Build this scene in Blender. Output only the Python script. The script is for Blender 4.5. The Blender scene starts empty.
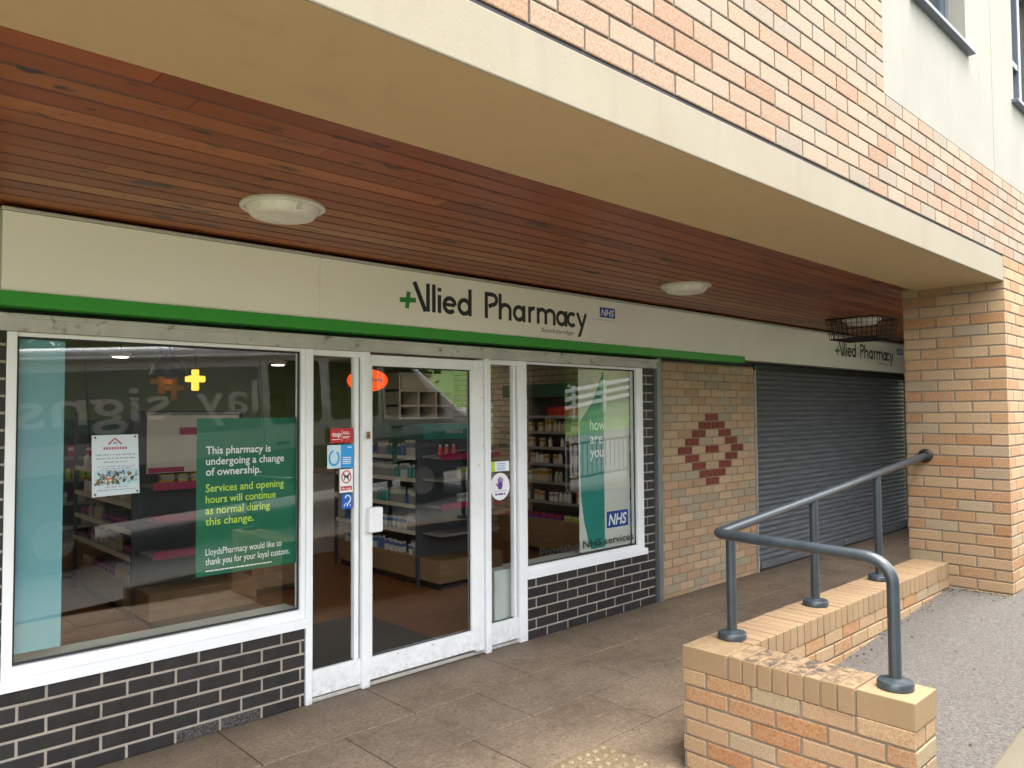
import bpy, bmesh, math, random
from mathutils import Vector, Matrix
R = math.radians
rnd = random.Random(7)
S = bpy.context.scene
COL = S.collection

# ------------------------------------------------------------------ node helpers
def new_mat(name):
    m = bpy.data.materials.new(name); m.use_nodes = True
    nt = m.node_tree; nt.nodes.clear()
    out = nt.nodes.new('ShaderNodeOutputMaterial')
    return m, nt, out
def N(nt, typ, **kw):
    n = nt.nodes.new(typ)
    for k, v in kw.items():
        if k.startswith('i_'):
            key = k[2:]
            key = int(key) if key.isdigit() else key.replace('_', ' ')
            n.inputs[key].default_value = v
        else: setattr(n, k, v)
    return n
def L(nt, a, b): nt.links.new(a, b)
def rgba(c): return (c[0], c[1], c[2], 1.0)
def mixc(nt, fac, a, b, blend='MIX'):
    n = nt.nodes.new('ShaderNodeMix'); n.data_type = 'RGBA'; n.blend_type = blend
    for sock, v in ((n.inputs[0], fac), (n.inputs[6], a), (n.inputs[7], b)):
        if isinstance(v, (int, float)): sock.default_value = v
        elif isinstance(v, tuple): sock.default_value = rgba(v)
        else: L(nt, v, sock)
    return n.outputs[2]
def ramp(nt, fac, stops):
    n = nt.nodes.new('ShaderNodeValToRGB'); e = n.color_ramp.elements
    while len(e) < len(stops): e.new(0.5)
    for el, (p, c) in zip(e, stops):
        el.position = p; el.color = rgba(c) if isinstance(c, tuple) else (c, c, c, 1)
    L(nt, fac, n.inputs[0]); return n.outputs[0]
def objco(nt, scale=None, rot=None):
    t = nt.nodes.new('ShaderNodeTexCoord')
    if scale is None and rot is None: return t.outputs['Object']
    m = nt.nodes.new('ShaderNodeMapping')
    if scale: m.inputs['Scale'].default_value = scale
    if rot: m.inputs['Rotation'].default_value = rot
    L(nt, t.outputs['Object'], m.inputs[0]); return m.outputs[0]
def noise(nt, co, scale, detail=4, rough=.55):
    n = N(nt, 'ShaderNodeTexNoise', i_Scale=scale, i_Detail=detail, i_Roughness=rough)
    L(nt, co, n.inputs['Vector']); return n.outputs['Fac']
def pbsdf(nt, out, color, rough=.5, metal=0, spec=.5, bump=None, bstr=.2, bdist=.01, coat=0):
    b = nt.nodes.new('ShaderNodeBsdfPrincipled')
    if isinstance(color, tuple): b.inputs['Base Color'].default_value = rgba(color)
    else: L(nt, color, b.inputs['Base Color'])
    if isinstance(rough, (int, float)): b.inputs['Roughness'].default_value = rough
    else: L(nt, rough, b.inputs['Roughness'])
    b.inputs['Metallic'].default_value = metal
    b.inputs['Specular IOR Level'].default_value = spec
    b.inputs['Coat Weight'].default_value = coat
    if bump is not None:
        bn = nt.nodes.new('ShaderNodeBump'); bn.inputs['Strength'].default_value = bstr
        bn.inputs['Distance'].default_value = bdist
        L(nt, bump, bn.inputs['Height']); L(nt, bn.outputs[0], b.inputs['Normal'])
    L(nt, b.outputs[0], out.inputs[0]); return b

def simple(name, c, rough=.5, metal=0, var=.12, scale=6, fine=60, bstr=.05, spec=.5, dirt=None, dirt_amt=.0, coat=0, foot=0):
    """painted / plastic / metal surface with gentle unevenness"""
    m, nt, out = new_mat(name); co = objco(nt)
    n1 = noise(nt, co, scale, 5); n2 = noise(nt, co, fine, 3)
    d = tuple(max(0, x*(1-var)) for x in c); l = tuple(min(1, x*(1+var)) for x in c)
    col = mixc(nt, ramp(nt, n1, [(.3, 0.), (.7, 1.)]), d, l)
    if dirt:
        col = mixc(nt, ramp(nt, n2, [(.62-dirt_amt, 0.), (.72, 1.)]), col, dirt)
    if foot:
        sz = nt.nodes.new('ShaderNodeSeparateXYZ'); L(nt, co, sz.inputs[0])
        zd = N(nt, 'ShaderNodeMapRange', i_1=foot, i_2=.0); L(nt, sz.outputs[2], zd.inputs[0])
        fm = N(nt, 'ShaderNodeMath', operation='MULTIPLY'); L(nt, zd.outputs[0], fm.inputs[0]); L(nt, ramp(nt, noise(nt, co, 26, 6, .7), [(.45, .05), (.68, .6)]), fm.inputs[1])
        col = mixc(nt, fm.outputs[0], col, (.30, .26, .21))
    rr = N(nt, 'ShaderNodeMapRange', i_3=max(.03, rough-.06), i_4=min(1, rough+.08)); L(nt, n1, rr.inputs[0])
    pbsdf(nt, out, col, rr.outputs[0], metal, spec, n2, bstr, .004, coat)
    return m
def emis(name, c, s):
    m, nt, out = new_mat(name)
    e = N(nt, 'ShaderNodeEmission', i_Strength=s); e.inputs[0].default_value = rgba(c)
    L(nt, e.outputs[0], out.inputs[0]); return m
def brick_mat(name, spk_dark, spk_amt, rough=.85, bstr=.5):
    """per-brick colour comes from the mesh; alpha is how speckled or stained that brick is"""
    m, nt, out = new_mat(name); co = objco(nt)
    a = N(nt, 'ShaderNodeAttribute', attribute_name='Col')
    n1 = noise(nt, co, 95, 4, .75); n2 = noise(nt, co, 22, 4); n3 = noise(nt, co, 210, 2)
    col = mixc(nt, ramp(nt, n2, [(.3, 0.), (.7, .2)]), a.outputs['Color'], (.29, .225, .155), 'MIX')
    f = N(nt, 'ShaderNodeMath', operation='MULTIPLY')
    L(nt, ramp(nt, n1, [(.46, 0.), (.56, 1.)]), f.inputs[0]); L(nt, a.outputs['Alpha'], f.inputs[1])
    f2 = N(nt, 'ShaderNodeMath', operation='MULTIPLY', i_1=spk_amt); L(nt, f.outputs[0], f2.inputs[0])
    col = mixc(nt, f2.outputs[0], col, spk_dark)
    col = mixc(nt, ramp(nt, n3, [(.56, 0.), (.66, .6)]), col, (.085, .055, .035))
    h = mixc(nt, .5, n1, n3)
    pbsdf(nt, out, col, rough, 0, .3, h, bstr, .004)
    return m
def coping_mat(name):
    m, nt, out = new_mat(name); co = objco(nt)
    a = N(nt, 'ShaderNodeAttribute', attribute_name='Col')
    n1 = noise(nt, co, 17, 9, .78); n2 = noise(nt, co, 9, 4); n3 = noise(nt, co, 240, 2)
    col = mixc(nt, ramp(nt, n2, [(.35, 0.), (.7, .4)]), a.outputs['Color'], (.25, .175, .105))
    geo = nt.nodes.new('ShaderNodeNewGeometry'); sx = nt.nodes.new('ShaderNodeSeparateXYZ'); L(nt, geo.outputs['Normal'], sx.inputs[0])
    up = N(nt, 'ShaderNodeMapRange', i_1=.6, i_2=.95); L(nt, sx.outputs[2], up.inputs[0])
    f = N(nt, 'ShaderNodeMath', operation='MULTIPLY'); L(nt, ramp(nt, n1, [(.43, 0.), (.55, .95)]), f.inputs[0]); L(nt, a.outputs['Alpha'], f.inputs[1])
    f2 = N(nt, 'ShaderNodeMath', operation='MULTIPLY'); L(nt, f.outputs[0], f2.inputs[0]); L(nt, up.outputs[0], f2.inputs[1])
    col = mixc(nt, f2.outputs[0], col, (.030, .025, .021))
    col = mixc(nt, ramp(nt, n3, [(.56, 0.), (.68, .5)]), col, (.12, .075, .04))
    pbsdf(nt, out, col, .85, 0, .3, n3, .25, .003); return m
def dark_brick_mat(name):
    m, nt, out = new_mat(name); co = objco(nt)
    a = N(nt, 'ShaderNodeAttribute', attribute_name='Col')
    n1 = noise(nt, co, 160, 3); n2 = noise(nt, co, 14, 5, .6); n3 = noise(nt, co, 90, 4, .7)
    col = mixc(nt, ramp(nt, n2, [(.4, 0.), (.75, .35)]), a.outputs['Color'], (.055, .048, .046))
    f = N(nt, 'ShaderNodeMath', operation='MULTIPLY'); L(nt, ramp(nt, n3, [(.47, 0.), (.53, 1.)]), f.inputs[0]); L(nt, a.outputs['Alpha'], f.inputs[1])
    col = mixc(nt, f.outputs[0], col, (.42, .40, .37))
    pbsdf(nt, out, col, .55, 0, .4, n1, .25, .003); return m
def mortar_mat(name, c):
    m, nt, out = new_mat(name); co = objco(nt)
    n1 = noise(nt, co, 7, 5); n2 = noise(nt, co, 220, 3)
    col = mixc(nt, ramp(nt, n1, [(.3, 0.), (.7, 1.)]), tuple(x*.72 for x in c), c)
    pbsdf(nt, out, col, .95, 0, .1, n2, .5, .004); return m
def render_mat(name, c, dirt, sc=3.0, bstr=.25, fine=160, dots=False):
    m, nt, out = new_mat(name); co = objco(nt)
    n1 = noise(nt, co, sc, 6, .6); n2 = noise(nt, co, fine, 4, .6)
    st = noise(nt, objco(nt, (5, 5, .5)), 1.6, 4)
    col = mixc(nt, ramp(nt, n1, [(.35, 0.), (.72, .55)]), c, dirt)
    col = mixc(nt, ramp(nt, st, [(.55, 0.), (.8, .35)]), col, tuple(x*.72 for x in c))
    if dots:
        col = mixc(nt, ramp(nt, noise(nt, co, 60, 2), [(.70, 0.), (.73, .7)]), col, (.2, .15, .1))
    pbsdf(nt, out, col, .9, 0, .2, n2, bstr, .006); return m
def wood_mat(name):
    m, nt, out = new_mat(name)
    a = N(nt, 'ShaderNodeAttribute', attribute_name='Col')
    co = objco(nt); g = noise(nt, objco(nt, (1.2, 40, 40)), 3, 6, .6); g2 = noise(nt, objco(nt, (.5, 9, 9)), 2, 3)
    col = mixc(nt, ramp(nt, g, [(.3, 0.), (.7, .65)]), a.outputs['Color'], (.11, .022, .005))
    col = mixc(nt, ramp(nt, g2, [(.45, 0.), (.75, .4)]), col, (.33, .092, .022))
    def knots(sc, lo, hi, amt, base):
        v = N(nt, 'ShaderNodeTexVoronoi', i_Scale=sc, i_Randomness=1.0)
        dis = nt.nodes.new('ShaderNodeVectorMath'); dis.operation = 'ADD'
        nn = nt.nodes.new('ShaderNodeTexNoise'); nn.inputs['Scale'].default_value = 9; L(nt, co, nn.inputs['Vector'])
        s = nt.nodes.new('ShaderNodeVectorMath'); s.operation = 'SCALE'; s.inputs['Scale'].default_value = .12
        L(nt, nn.outputs['Color'], s.inputs[0]); L(nt, objco(nt, (.42, 1.5, .001)), dis.inputs[0]); L(nt, s.outputs[0], dis.inputs[1])
        L(nt, dis.outputs[0], v.inputs['Vector'])
        sel = ramp(nt, v.outputs['Color'], [(.28, 0.), (.34, 1.)])
        k = ramp(nt, v.outputs['Distance'], [(lo, 1.), (hi, 0.)])
        f = N(nt, 'ShaderNodeMath', operation='MULTIPLY'); L(nt, k, f.inputs[0]); L(nt, sel, f.inputs[1])
        f2 = N(nt, 'ShaderNodeMath', operation='MULTIPLY', i_1=amt); L(nt, f.outputs[0], f2.inputs[0])
        return mixc(nt, f2.outputs[0], base, (.012, .006, .004))
    col = knots(4.6, .11, .22, 1.0, col)
    col = knots(7.3, .09, .19, .95, col)
    col = knots(12.5, .08, .17, .9, col)
    pbsdf(nt, out, col, .42, 0, .45, g, .12, .002); return m
def slab_mat(name):
    m, nt, out = new_mat(name); co = objco(nt)
    a = N(nt, 'ShaderNodeAttribute', attribute_name='Col')
    n1 = noise(nt, co, 2.2, 6, .6); n2 = noise(nt, co, 13, 7, .7); n3 = noise(nt, co, 120, 4, .75); n4 = noise(nt, co, 5, 3); n5 = noise(nt, co, 42, 5, .75)
    col = mixc(nt, ramp(nt, n1, [(.38, 0.), (.62, .75)]), a.outputs['Color'], (.15, .105, .07))
    col = mixc(nt, ramp(nt, n2, [(.42, 0.), (.68, .7)]), col, (.36, .27, .185))
    col = mixc(nt, ramp(nt, n5, [(.46, 0.), (.60, .6)]), col, (.13, .092, .064))
    col = mixc(nt, ramp(nt, n3, [(.50, 0.), (.66, .65)]), col, (.10, .072, .052))
    sp = N(nt, 'ShaderNodeTexVoronoi', i_Scale=7.0); L(nt, co, sp.inputs['Vector'])
    col = mixc(nt, ramp(nt, sp.outputs['Distance'], [(.05, .75), (.085, 0.)]), col, (.07, .055, .045))
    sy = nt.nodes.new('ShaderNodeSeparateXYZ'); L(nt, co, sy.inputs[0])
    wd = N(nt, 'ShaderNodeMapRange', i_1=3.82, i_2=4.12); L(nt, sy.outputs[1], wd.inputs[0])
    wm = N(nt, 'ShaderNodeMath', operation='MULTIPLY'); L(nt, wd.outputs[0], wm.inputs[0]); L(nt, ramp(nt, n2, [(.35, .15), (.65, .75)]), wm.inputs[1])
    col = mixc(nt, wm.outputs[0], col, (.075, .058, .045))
    rr = N(nt, 'ShaderNodeMapRange', i_3=.55, i_4=.85); L(nt, n4, rr.inputs[0])
    h = mixc(nt, .5, n5, n3)
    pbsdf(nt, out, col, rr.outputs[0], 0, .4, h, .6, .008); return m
def asphalt_mat(name, base, chip, stain):
    m, nt, out = new_mat(name); co = objco(nt)
    v = N(nt, 'ShaderNodeTexVoronoi', i_Scale=170.0); L(nt, co, v.inputs['Vector'])
    n1 = noise(nt, co, 1.3, 5); n2 = noise(nt, co, 60, 4, .7)
    f = ramp(nt, v.outputs['Color'], [(.25, 0.), (.75, 1.)])
    col = mixc(nt, f, base, chip)
    col = mixc(nt, ramp(nt, n2, [(.45, 0.), (.65, .6)]), col, tuple(x*.45 for x in base))
    col = mixc(nt, ramp(nt, n1, [(.4, 0.), (.7, .35)]), col, stain)
    h = mixc(nt, .5, v.outputs['Distance'], n2)
    pbsdf(nt, out, col, .9, 0, .3, h, .6, .008); return m
def shutter_mat(name):
    m, nt, out = new_mat(name); co = objco(nt)
    n1 = noise(nt, objco(nt, (.7, 1, 9)), 4, 5, .6); n2 = noise(nt, co, 2.2, 5); n3 = noise(nt, co, 70, 3)
    col = mixc(nt, ramp(nt, n1, [(.35, 0.), (.7, .7)]), (.095, .103, .112), (.185, .197, .21))
    col = mixc(nt, ramp(nt, n2, [(.5, 0.), (.75, .4)]), col, (.17, .165, .155))
    col = mixc(nt, ramp(nt, n3, [(.68, 0.), (.73, .5)]), col, (.3, .3, .3))
    pbsdf(nt, out, col, .5, .1, .45, n3, .08, .002); return m
def lam_mat(name, c1, c2, ax=(1, 30, 30)):
    m, nt, out = new_mat(name)
    g = noise(nt, objco(nt, ax), 2.0, 5, .6); g2 = noise(nt, objco(nt, tuple(a*.3 for a in ax)), 3, 3)
    col = mixc(nt, ramp(nt, g, [(.3, 0.), (.7, 1.)]), c1, c2)
    col = mixc(nt, ramp(nt, g2, [(.4, 0.), (.7, .4)]), col, c1)
    pbsdf(nt, out, col, .4, 0, .45); return m
def glass_mats(name, tint=(.93, .96, .95), f0=.105):
    mats = []
    for refl in (True, False):
        m, nt, out = new_mat(name + ('_outer' if refl else '_inner'))
        tr = N(nt, 'ShaderNodeBsdfTransparent'); tr.inputs[0].default_value = rgba(tint if refl else (1, 1, 1))
        if refl:
            gl = N(nt, 'ShaderNodeBsdfGlossy', i_Roughness=0.0)
            lw = N(nt, 'ShaderNodeLayerWeight'); 
            p = N(nt, 'ShaderNodeMath', operation='POWER', i_1=5.0); L(nt, lw.outputs['Facing'], p.inputs[0])
            mr = N(nt, 'ShaderNodeMapRange', i_3=f0, i_4=1.0); L(nt, p.outputs[0], mr.inputs[0])
            mx = nt.nodes.new('ShaderNodeMixShader'); L(nt, mr.outputs[0], mx.inputs[0])
            L(nt, tr.outputs[0], mx.inputs[1]); L(nt, gl.outputs[0], mx.inputs[2]); L(nt, mx.outputs[0], out.inputs[0])
        else: L(nt, tr.outputs[0], out.inputs[0])
        mats.append(m)
    return mats
def leaf_mat(name, c1, c2):
    m, nt, out = new_mat(name)
    a = N(nt, 'ShaderNodeAttribute', attribute_name='Col')
    d = N(nt, 'ShaderNodeBsdfDiffuse'); t = N(nt, 'ShaderNodeBsdfTranslucent')
    col = mixc(nt, noise(nt, objco(nt), 1.5, 3), c1, c2)
    col = mixc(nt, 1.0, col, a.outputs['Color'], 'MULTIPLY')
    L(nt, col, d.inputs[0]); L(nt, col, t.inputs[0])
    mx = N(nt, 'ShaderNodeMixShader', i_0=.35); L(nt, d.outputs[0], mx.inputs[1]); L(nt, t.outputs[0], mx.inputs[2])
    L(nt, mx.outputs[0], out.inputs[0]); return m

# ------------------------------------------------------------------ mesh builder
ORG = {}
class MB:
    def __init__(s): s.v = []; s.f = []; s.c = []; s.m = []; s.cur = 0; s.col = (1, 1, 1, 1)
    def face(s, pts):
        b = len(s.v); s.v += [tuple(p) for p in pts]; s.f.append(tuple(range(b, b+len(pts)))); s.c.append(s.col); s.m.append(s.cur)
    def idx(s, faces, verts):
        b = len(s.v); s.v += [tuple(p) for p in verts]
        for f in faces: s.f.append(tuple(b+i for i in f)); s.c.append(s.col); s.m.append(s.cur)
    def box(s, x0, x1, y0, y1, z0, z1, faces='xXyYzZ'):
        P = [(x0,y0,z0),(x1,y0,z0),(x1,y1,z0),(x0,y1,z0),(x0,y0,z1),(x1,y0,z1),(x1,y1,z1),(x0,y1,z1)]
        Q = {'z':(0,3,2,1),'Z':(4,5,6,7),'y':(0,1,5,4),'Y':(2,3,7,6),'x':(3,0,4,7),'X':(1,2,6,5)}
        s.idx([Q[k] for k in faces], P); return s
    def hexa(s, P):
        s.idx([(0,3,2,1),(4,5,6,7),(0,1,5,4),(2,3,7,6),(3,0,4,7),(1,2,6,5)], P); return s
    def prism(s, poly, axis, a, b):
        """2-D outline swept along an axis; poly is (u,v) with axis x:(y,z) y:(x,z) z:(x,y)"""
        def P(u, v, w): return {'x':(w,u,v),'y':(u,w,v),'z':(u,v,w)}[axis]
        n = len(poly); V = [P(u,v,a) for u,v in poly] + [P(u,v,b) for u,v in poly]
        F = [tuple(range(n))[::-1], tuple(range(n, 2*n))] + [(i,(i+1)%n,n+(i+1)%n,n+i) for i in range(n)]
        s.idx(F, V); return s
    def tube(s, pts, r, n=12, caps=True):
        pts = [Vector(p) for p in pts]; rs = r if isinstance(r, (list, tuple)) else [r]*len(pts)
        V = []; up = None
        for i, p in enumerate(pts):
            t = (pts[min(i+1,len(pts)-1)] - pts[max(i-1,0)]).normalized()
            if up is None:
                up = Vector((0,0,1)) if abs(t.z) < .9 else Vector((1,0,0))
            u = (up - t*up.dot(t)).normalized(); w = t.cross(u); up = u
            for k in range(n):
                a = 2*math.pi*k/n; V.append(p + (u*math.cos(a) + w*math.sin(a))*rs[i])
        F = []
        for i in range(len(pts)-1):
            for k in range(n): F.append((i*n+k, i*n+(k+1)%n, (i+1)*n+(k+1)%n, (i+1)*n+k))
        if caps: F += [tuple(range(n))[::-1], tuple(range((len(pts)-1)*n, len(pts)*n))]
        s.idx(F, V); return s
    def lathe(s, prof, c, n=28, axis='z'):
        V = []; F = []
        for r, h in prof:
            for k in range(n):
                a = 2*math.pi*k/n; u, v = r*math.cos(a), r*math.sin(a)
                V.append({'z':(c[0]+u,c[1]+v,c[2]+h),'x':(c[0]+h,c[1]+u,c[2]+v),'y':(c[0]+u,c[1]+h,c[2]+v)}[axis])
        for i in range(len(prof)-1):
            for k in range(n): F.append((i*n+k, i*n+(k+1)%n, (i+1)*n+(k+1)%n, (i+1)*n+k))
        F += [tuple(range(n))[::-1], tuple(range((len(prof)-1)*n, len(prof)*n))]
        s.idx(F, V); return s
    def mesh_from(s, me, fn):
        b = len(s.v); s.v += [fn(v.co) for v in me.vertices]
        for p in me.polygons: s.f.append(tuple(b+i for i in p.vertices)); s.c.append(s.col); s.m.append(s.cur)
        return s
    def build(s, name, mats, parent=None, bevel=0, seg=2, smooth=False, local=False, kind=None):
        me = bpy.data.meshes.new(name)
        o = bpy.data.objects.new(name, me); COL.objects.link(o)
        org = Vector((0,0,0))
        if parent is not None: org = ORG[parent.name]
        elif s.v and not local and kind is None:
            xs, ys, zs = zip(*s.v); org = Vector(((min(xs)+max(xs))/2, (min(ys)+max(ys))/2, min(zs)))
        V = s.v if local else [(a-org.x, b-org.y, c-org.z) for a, b, c in s.v]
        me.from_pydata(V, [], s.f)
        if len(set(s.c)) > 1 or s.c and s.c[0] != (1,1,1,1):
            at = me.color_attributes.new('Col', 'FLOAT_COLOR', 'CORNER'); buf = []
            for p in me.polygons: buf += list(s.c[p.index])*p.loop_total
            at.data.foreach_set('color', buf)
        me.polygons.foreach_set('material_index', s.m)
        for m in (mats if isinstance(mats, (list, tuple)) else [mats]): me.materials.append(m)
        bm = bmesh.new(); bm.from_mesh(me)
        bmesh.ops.recalc_face_normals(bm, faces=bm.faces) if bevel else None
        if bevel:
            bmesh.ops.remove_doubles(bm, verts=bm.verts, dist=1e-6)
            es = [e for e in bm.edges if len(e.link_faces) == 2 and e.calc_face_angle(0) > R(30)]
            bmesh.ops.bevel(bm, geom=es, offset=bevel, segments=seg, profile=.5, affect='EDGES', clamp_overlap=True)
        bm.to_mesh(me); bm.free()
        if smooth:
            me.polygons.foreach_set('use_smooth', [True]*len(me.polygons)); me.set_sharp_from_angle(angle=R(38))
        me.update()
        if parent is not None: o.parent = parent
        elif not local and kind is None: o.location = org
        ORG[o.name] = Vector(org)
        if kind: o['kind'] = kind
        return o
def tag(o, label, cat, group=None):
    o['label'] = label; o['category'] = cat
    if group: o['group'] = group
    return o
def thing(name, label, cat, loc, group=None):
    o = bpy.data.objects.new(name, None); o.empty_display_size = .1; COL.objects.link(o); o.location = loc
    ORG[o.name] = Vector(loc); return tag(o, label, cat, group)
def copy_tree(o, parent=None):
    c = o.copy(); COL.objects.link(c); ORG[c.name] = ORG[o.name]
    if parent is not None: c.parent = parent
    for ch in [x for x in list(o.children)]: copy_tree(ch, c)
    return c

# text ---------------------------------------------------------------
def text_me(body, bold=0.0, shear=0.0, ext=.0):
    cu = bpy.data.curves.new('t', 'FONT'); cu.body = body; cu.size = 1; cu.offset = bold; cu.shear = shear
    cu.resolution_u = 3; cu.extrude = ext
    o = bpy.data.objects.new('t', cu); COL.objects.link(o)
    dg = bpy.context.evaluated_depsgraph_get(); me = bpy.data.meshes.new_from_object(o.evaluated_get(dg))
    bpy.data.objects.remove(o); bpy.data.curves.remove(cu); return me
def put_text(mb, body, x, z, y, h=None, w=None, bold=0.0, shear=0.0, flip=False, align='L', cap='H'):
    """flat lettering facing -Y (flip: +Y); h = cap height in metres, w = full width"""
    me = text_me(body, bold, shear)
    xs = [v.co.x for v in me.vertices]; x0, x1 = min(xs), max(xs)
    ref = text_me(cap, bold); rh = max(v.co.y for v in ref.vertices)
    sy = (h / rh) if h else w/(x1-x0); sx = (w/(x1-x0)) if w else sy
    off = {'L':0, 'C':-(x1-x0)*sx/2, 'R':-(x1-x0)*sx}[align]
    d = -1 if flip else 1
    mb.mesh_from(me, lambda c: (x + d*((c.x-x0)*sx+off), y - (0 if not flip else 0) + (-.0002*c.z), z + c.y*sy))
    bpy.data.meshes.remove(me); bpy.data.meshes.remove(ref)
_rib = [0]
def ribbon(mb, pts, w, y, t=.0):
    """one flat pen stroke in a plane of constant y, facing -Y"""
    _rib[0] = (_rib[0]+1) % 7; yy = y - _rib[0]*.00012
    n = len(pts); Ls = []; Rs = []
    for i, p in enumerate(pts):
        a = pts[max(i-1,0)]; b = pts[min(i+1,n-1)]
        dx, dz = b[0]-a[0], b[1]-a[1]; l = math.hypot(dx, dz) or 1
        nx, nz = -dz/l*w/2, dx/l*w/2
        Ls.append((p[0]+nx, yy, p[1]+nz)); Rs.append((p[0]-nx, yy, p[1]-nz))
    mb.idx([(i, i+1, n+i+1, n+i) for i in range(n-1)], Ls+Rs)
def arc(cx, cz, rx, rz, a0, a1, n=14): return [(cx+rx*math.cos(R(a0+(a1-a0)*i/n)), cz+rz*math.sin(R(a0+(a1-a0)*i/n))) for i in range(n+1)]

def dashes(mb, x0, x1, z, h, y, seed):
    q = random.Random(seed); x = x0
    while x < x1:
        l = h*(.8+2.2*q.random()); mb.box(x, min(x1, x+l), y-.0011, y-.0003, z, z+h*.75); x += l+h*.45
# bricks ------------------------------------------------------------
def pal_buff(r=rnd):
    k = r.random()
    if k < .45: c = (.375, .255, .145); a = .30
    elif k < .70: c = (.375, .235, .125); a = .75
    elif k < .82: c = (.365, .205, .10); a = 1.0
    elif k < .90: c = (.315, .25, .16); a = .25
    else: c = (.40, .285, .165); a = .55
    j = (.92 + r.random()*.14)*.88
    return (c[0]*j, c[1]*j*(.97+.06*r.random()), c[2]*j, a)
def pal_upper(r=rnd):
    k = r.random()
    if k < .40: c = (.258, .200, .146); a = .45
    elif k < .70: c = (.258, .183, .128); a = .85
    elif k < .80: c = (.250, .160, .105); a = 1.0
    else: c = (.222, .188, .147); a = .4
    j = .93 + r.random()*.12
    return (c[0]*j, c[1]*j, c[2]*j, a)
def pal_panel(r=rnd):
    k = r.random()
    if k < .5: c = (.47, .33, .20); a = .2
    elif k < .75: c = (.44, .275, .165); a = .5
    else: c = (.36, .30, .21); a = .15
    j = .9+r.random()*.2
    return (c[0]*j, c[1]*j, c[2]*j, a)
def pal_dark(r=rnd):
    j = .75 + r.random()*.5; return (.019*j, .017*j, .0175*j, 0)
def bricks(mb, plane, pos, sgn, ua, ub, za, zb, zoff=0, uoff=0, course=.0785, Lb=.235, j=.011, proud=.005, ch=.0035, pal=pal_buff, override=None, over=(0,0)):
    r0 = math.floor((za-zoff)/course); r1 = math.ceil((zb-zoff)/course)
    def P(u, z, d):
        return (u, pos+sgn*d, z) if plane == 'Y' else (pos+sgn*d, u, z)
    for r in range(r0, r1):
        z0 = max(za, zoff+r*course+j/2); z1 = min(zb, zoff+(r+1)*course-j/2)
        if z1-z0 < .012: continue
        o = uoff + (Lb/2 if r % 2 else 0)
        k = math.floor((ua-o)/Lb)
        while o+k*Lb < ub:
            u0 = max(ua, o+k*Lb+j/2); u1 = min(ub, o+(k+1)*Lb-j/2)
            if u1-u0 > .02:
                c = override(u0, u1, z0, z1) if override else None
                mb.col = c or pal()
                jt = lambda: (rnd.random()-.5)*.0024
                d = proud + jt()*.8
                O = [(u0+jt()*.6, z0+jt()*.6), (u1+jt()*.6, z0+jt()*.6), (u1+jt()*.6, z1+jt()*.6), (u0+jt()*.6, z1+jt()*.6)]
                I = [(O[0][0]+ch, O[0][1]+ch), (O[1][0]-ch, O[1][1]+ch), (O[2][0]-ch, O[2][1]-ch), (O[3][0]+ch, O[3][1]-ch)]
                V = [P(u, z, -.001) for u, z in O] + [P(u, z, d-.0015) for u, z in O] + [P(u, z, d) for u, z in I]
                F = [(8,9,10,11)]
                for i in range(4):
                    n = (i+1) % 4; F += [(i, n, 4+n, 4+i), (4+i, 4+n, 8+n, 8+i)]
                flip = (plane == 'Y') == (sgn > 0)
                mb.idx([f[::-1] for f in F] if flip else F, V)
            k += 1
    mb.col = (1,1,1,1)

# ------------------------------------------------------------------ materials
M = {}
M['brick'] = brick_mat('buff_brick', (.265, .105, .040), .85, bstr=1.0)
M['brick_up'] = brick_mat('pink_buff_brick', (.19, .085, .042), .6, bstr=.35)
M['brick_pan'] = brick_mat('old_buff_brick', (.36, .2, .1), .4)
M['coping'] = coping_mat('coping_brick')
M['brick_dark'] = dark_brick_mat('engineering_brick')
M['mortar'] = mortar_mat('grey_mortar', (.22, .18, .14))
M['mortar_tan'] = mortar_mat('tan_mortar', (.30, .235, .165))
M['mortar_up'] = mortar_mat('dark_mortar', (.12, .10, .083))
M['mortar_light'] = mortar_mat('pale_mortar', (.40, .35, .30))
M['render'] = render_mat('cream_render', (.232, .218, .190), (.195, .182, .155), 2.0, .3)
M['beam'] = render_mat('painted_concrete', (.225, .196, .148), (.19, .160, .115), 2.4, .12, 110, True)
M['underside_lift'] = render_mat('ochre_underside_lift', (.44, .33, .185), (.40, .29, .155), 1.1, .12, 60)  # beam underside coloured lighter than its front to make up for the shade
M['soffit'] = wood_mat('stained_pine')
M['dark'] = simple('dark_recess', (.02, .018, .016), .8)
M['bitumen'] = simple('damp_course', (.045, .04, .045), .7)
M['sign'] = simple('sign_white', (.90, .87, .80), .11, 0, .03, 1.2, 30, .01, .5)
M['sign_trim'] = simple('sign_trim', (.50, .48, .45), .4, .2, .12, 8, 60, .05, .5, (.3, .27, .22), .06)
M['green'] = simple('sign_green', (.036, .31, .034), .4, 0, .05)
M['ink'] = simple('lettering_black', (.018, .019, .022), .45)
M['plus'] = simple('lettering_green', (.03, .23, .05), .45)
M['nhs'] = simple('nhs_blue', (.012, .06, .33), .4)
M['white'] = simple('white_print', (.82, .84, .85), .5, 0, .03)
M['alu'] = simple('white_aluminium', (.80, .82, .85), .32, 0, .05, 3, 45, .02, .5, None, .0, 0, .16)
M['alu_dirty'] = simple('white_aluminium_scuffed', (.79, .81, .83), .4, 0, .08, 4, 22, .03, .5, (.55, .52, .48), -.07, 0, .22)
M['seal'] = simple('glazing_seal', (.02, .02, .022), .6)
M['grey_metal'] = simple('weathered_grey_metal', (.48, .465, .44), .55, .1, .22, 3, 14, .06, .4, (.20, .185, .16), .02)
M['post_metal'] = simple('steel_post', (.19, .2, .2), .45, .3, .15, 5, 40, .05)
M['shutter'] = shutter_mat('shutter_steel')
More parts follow.
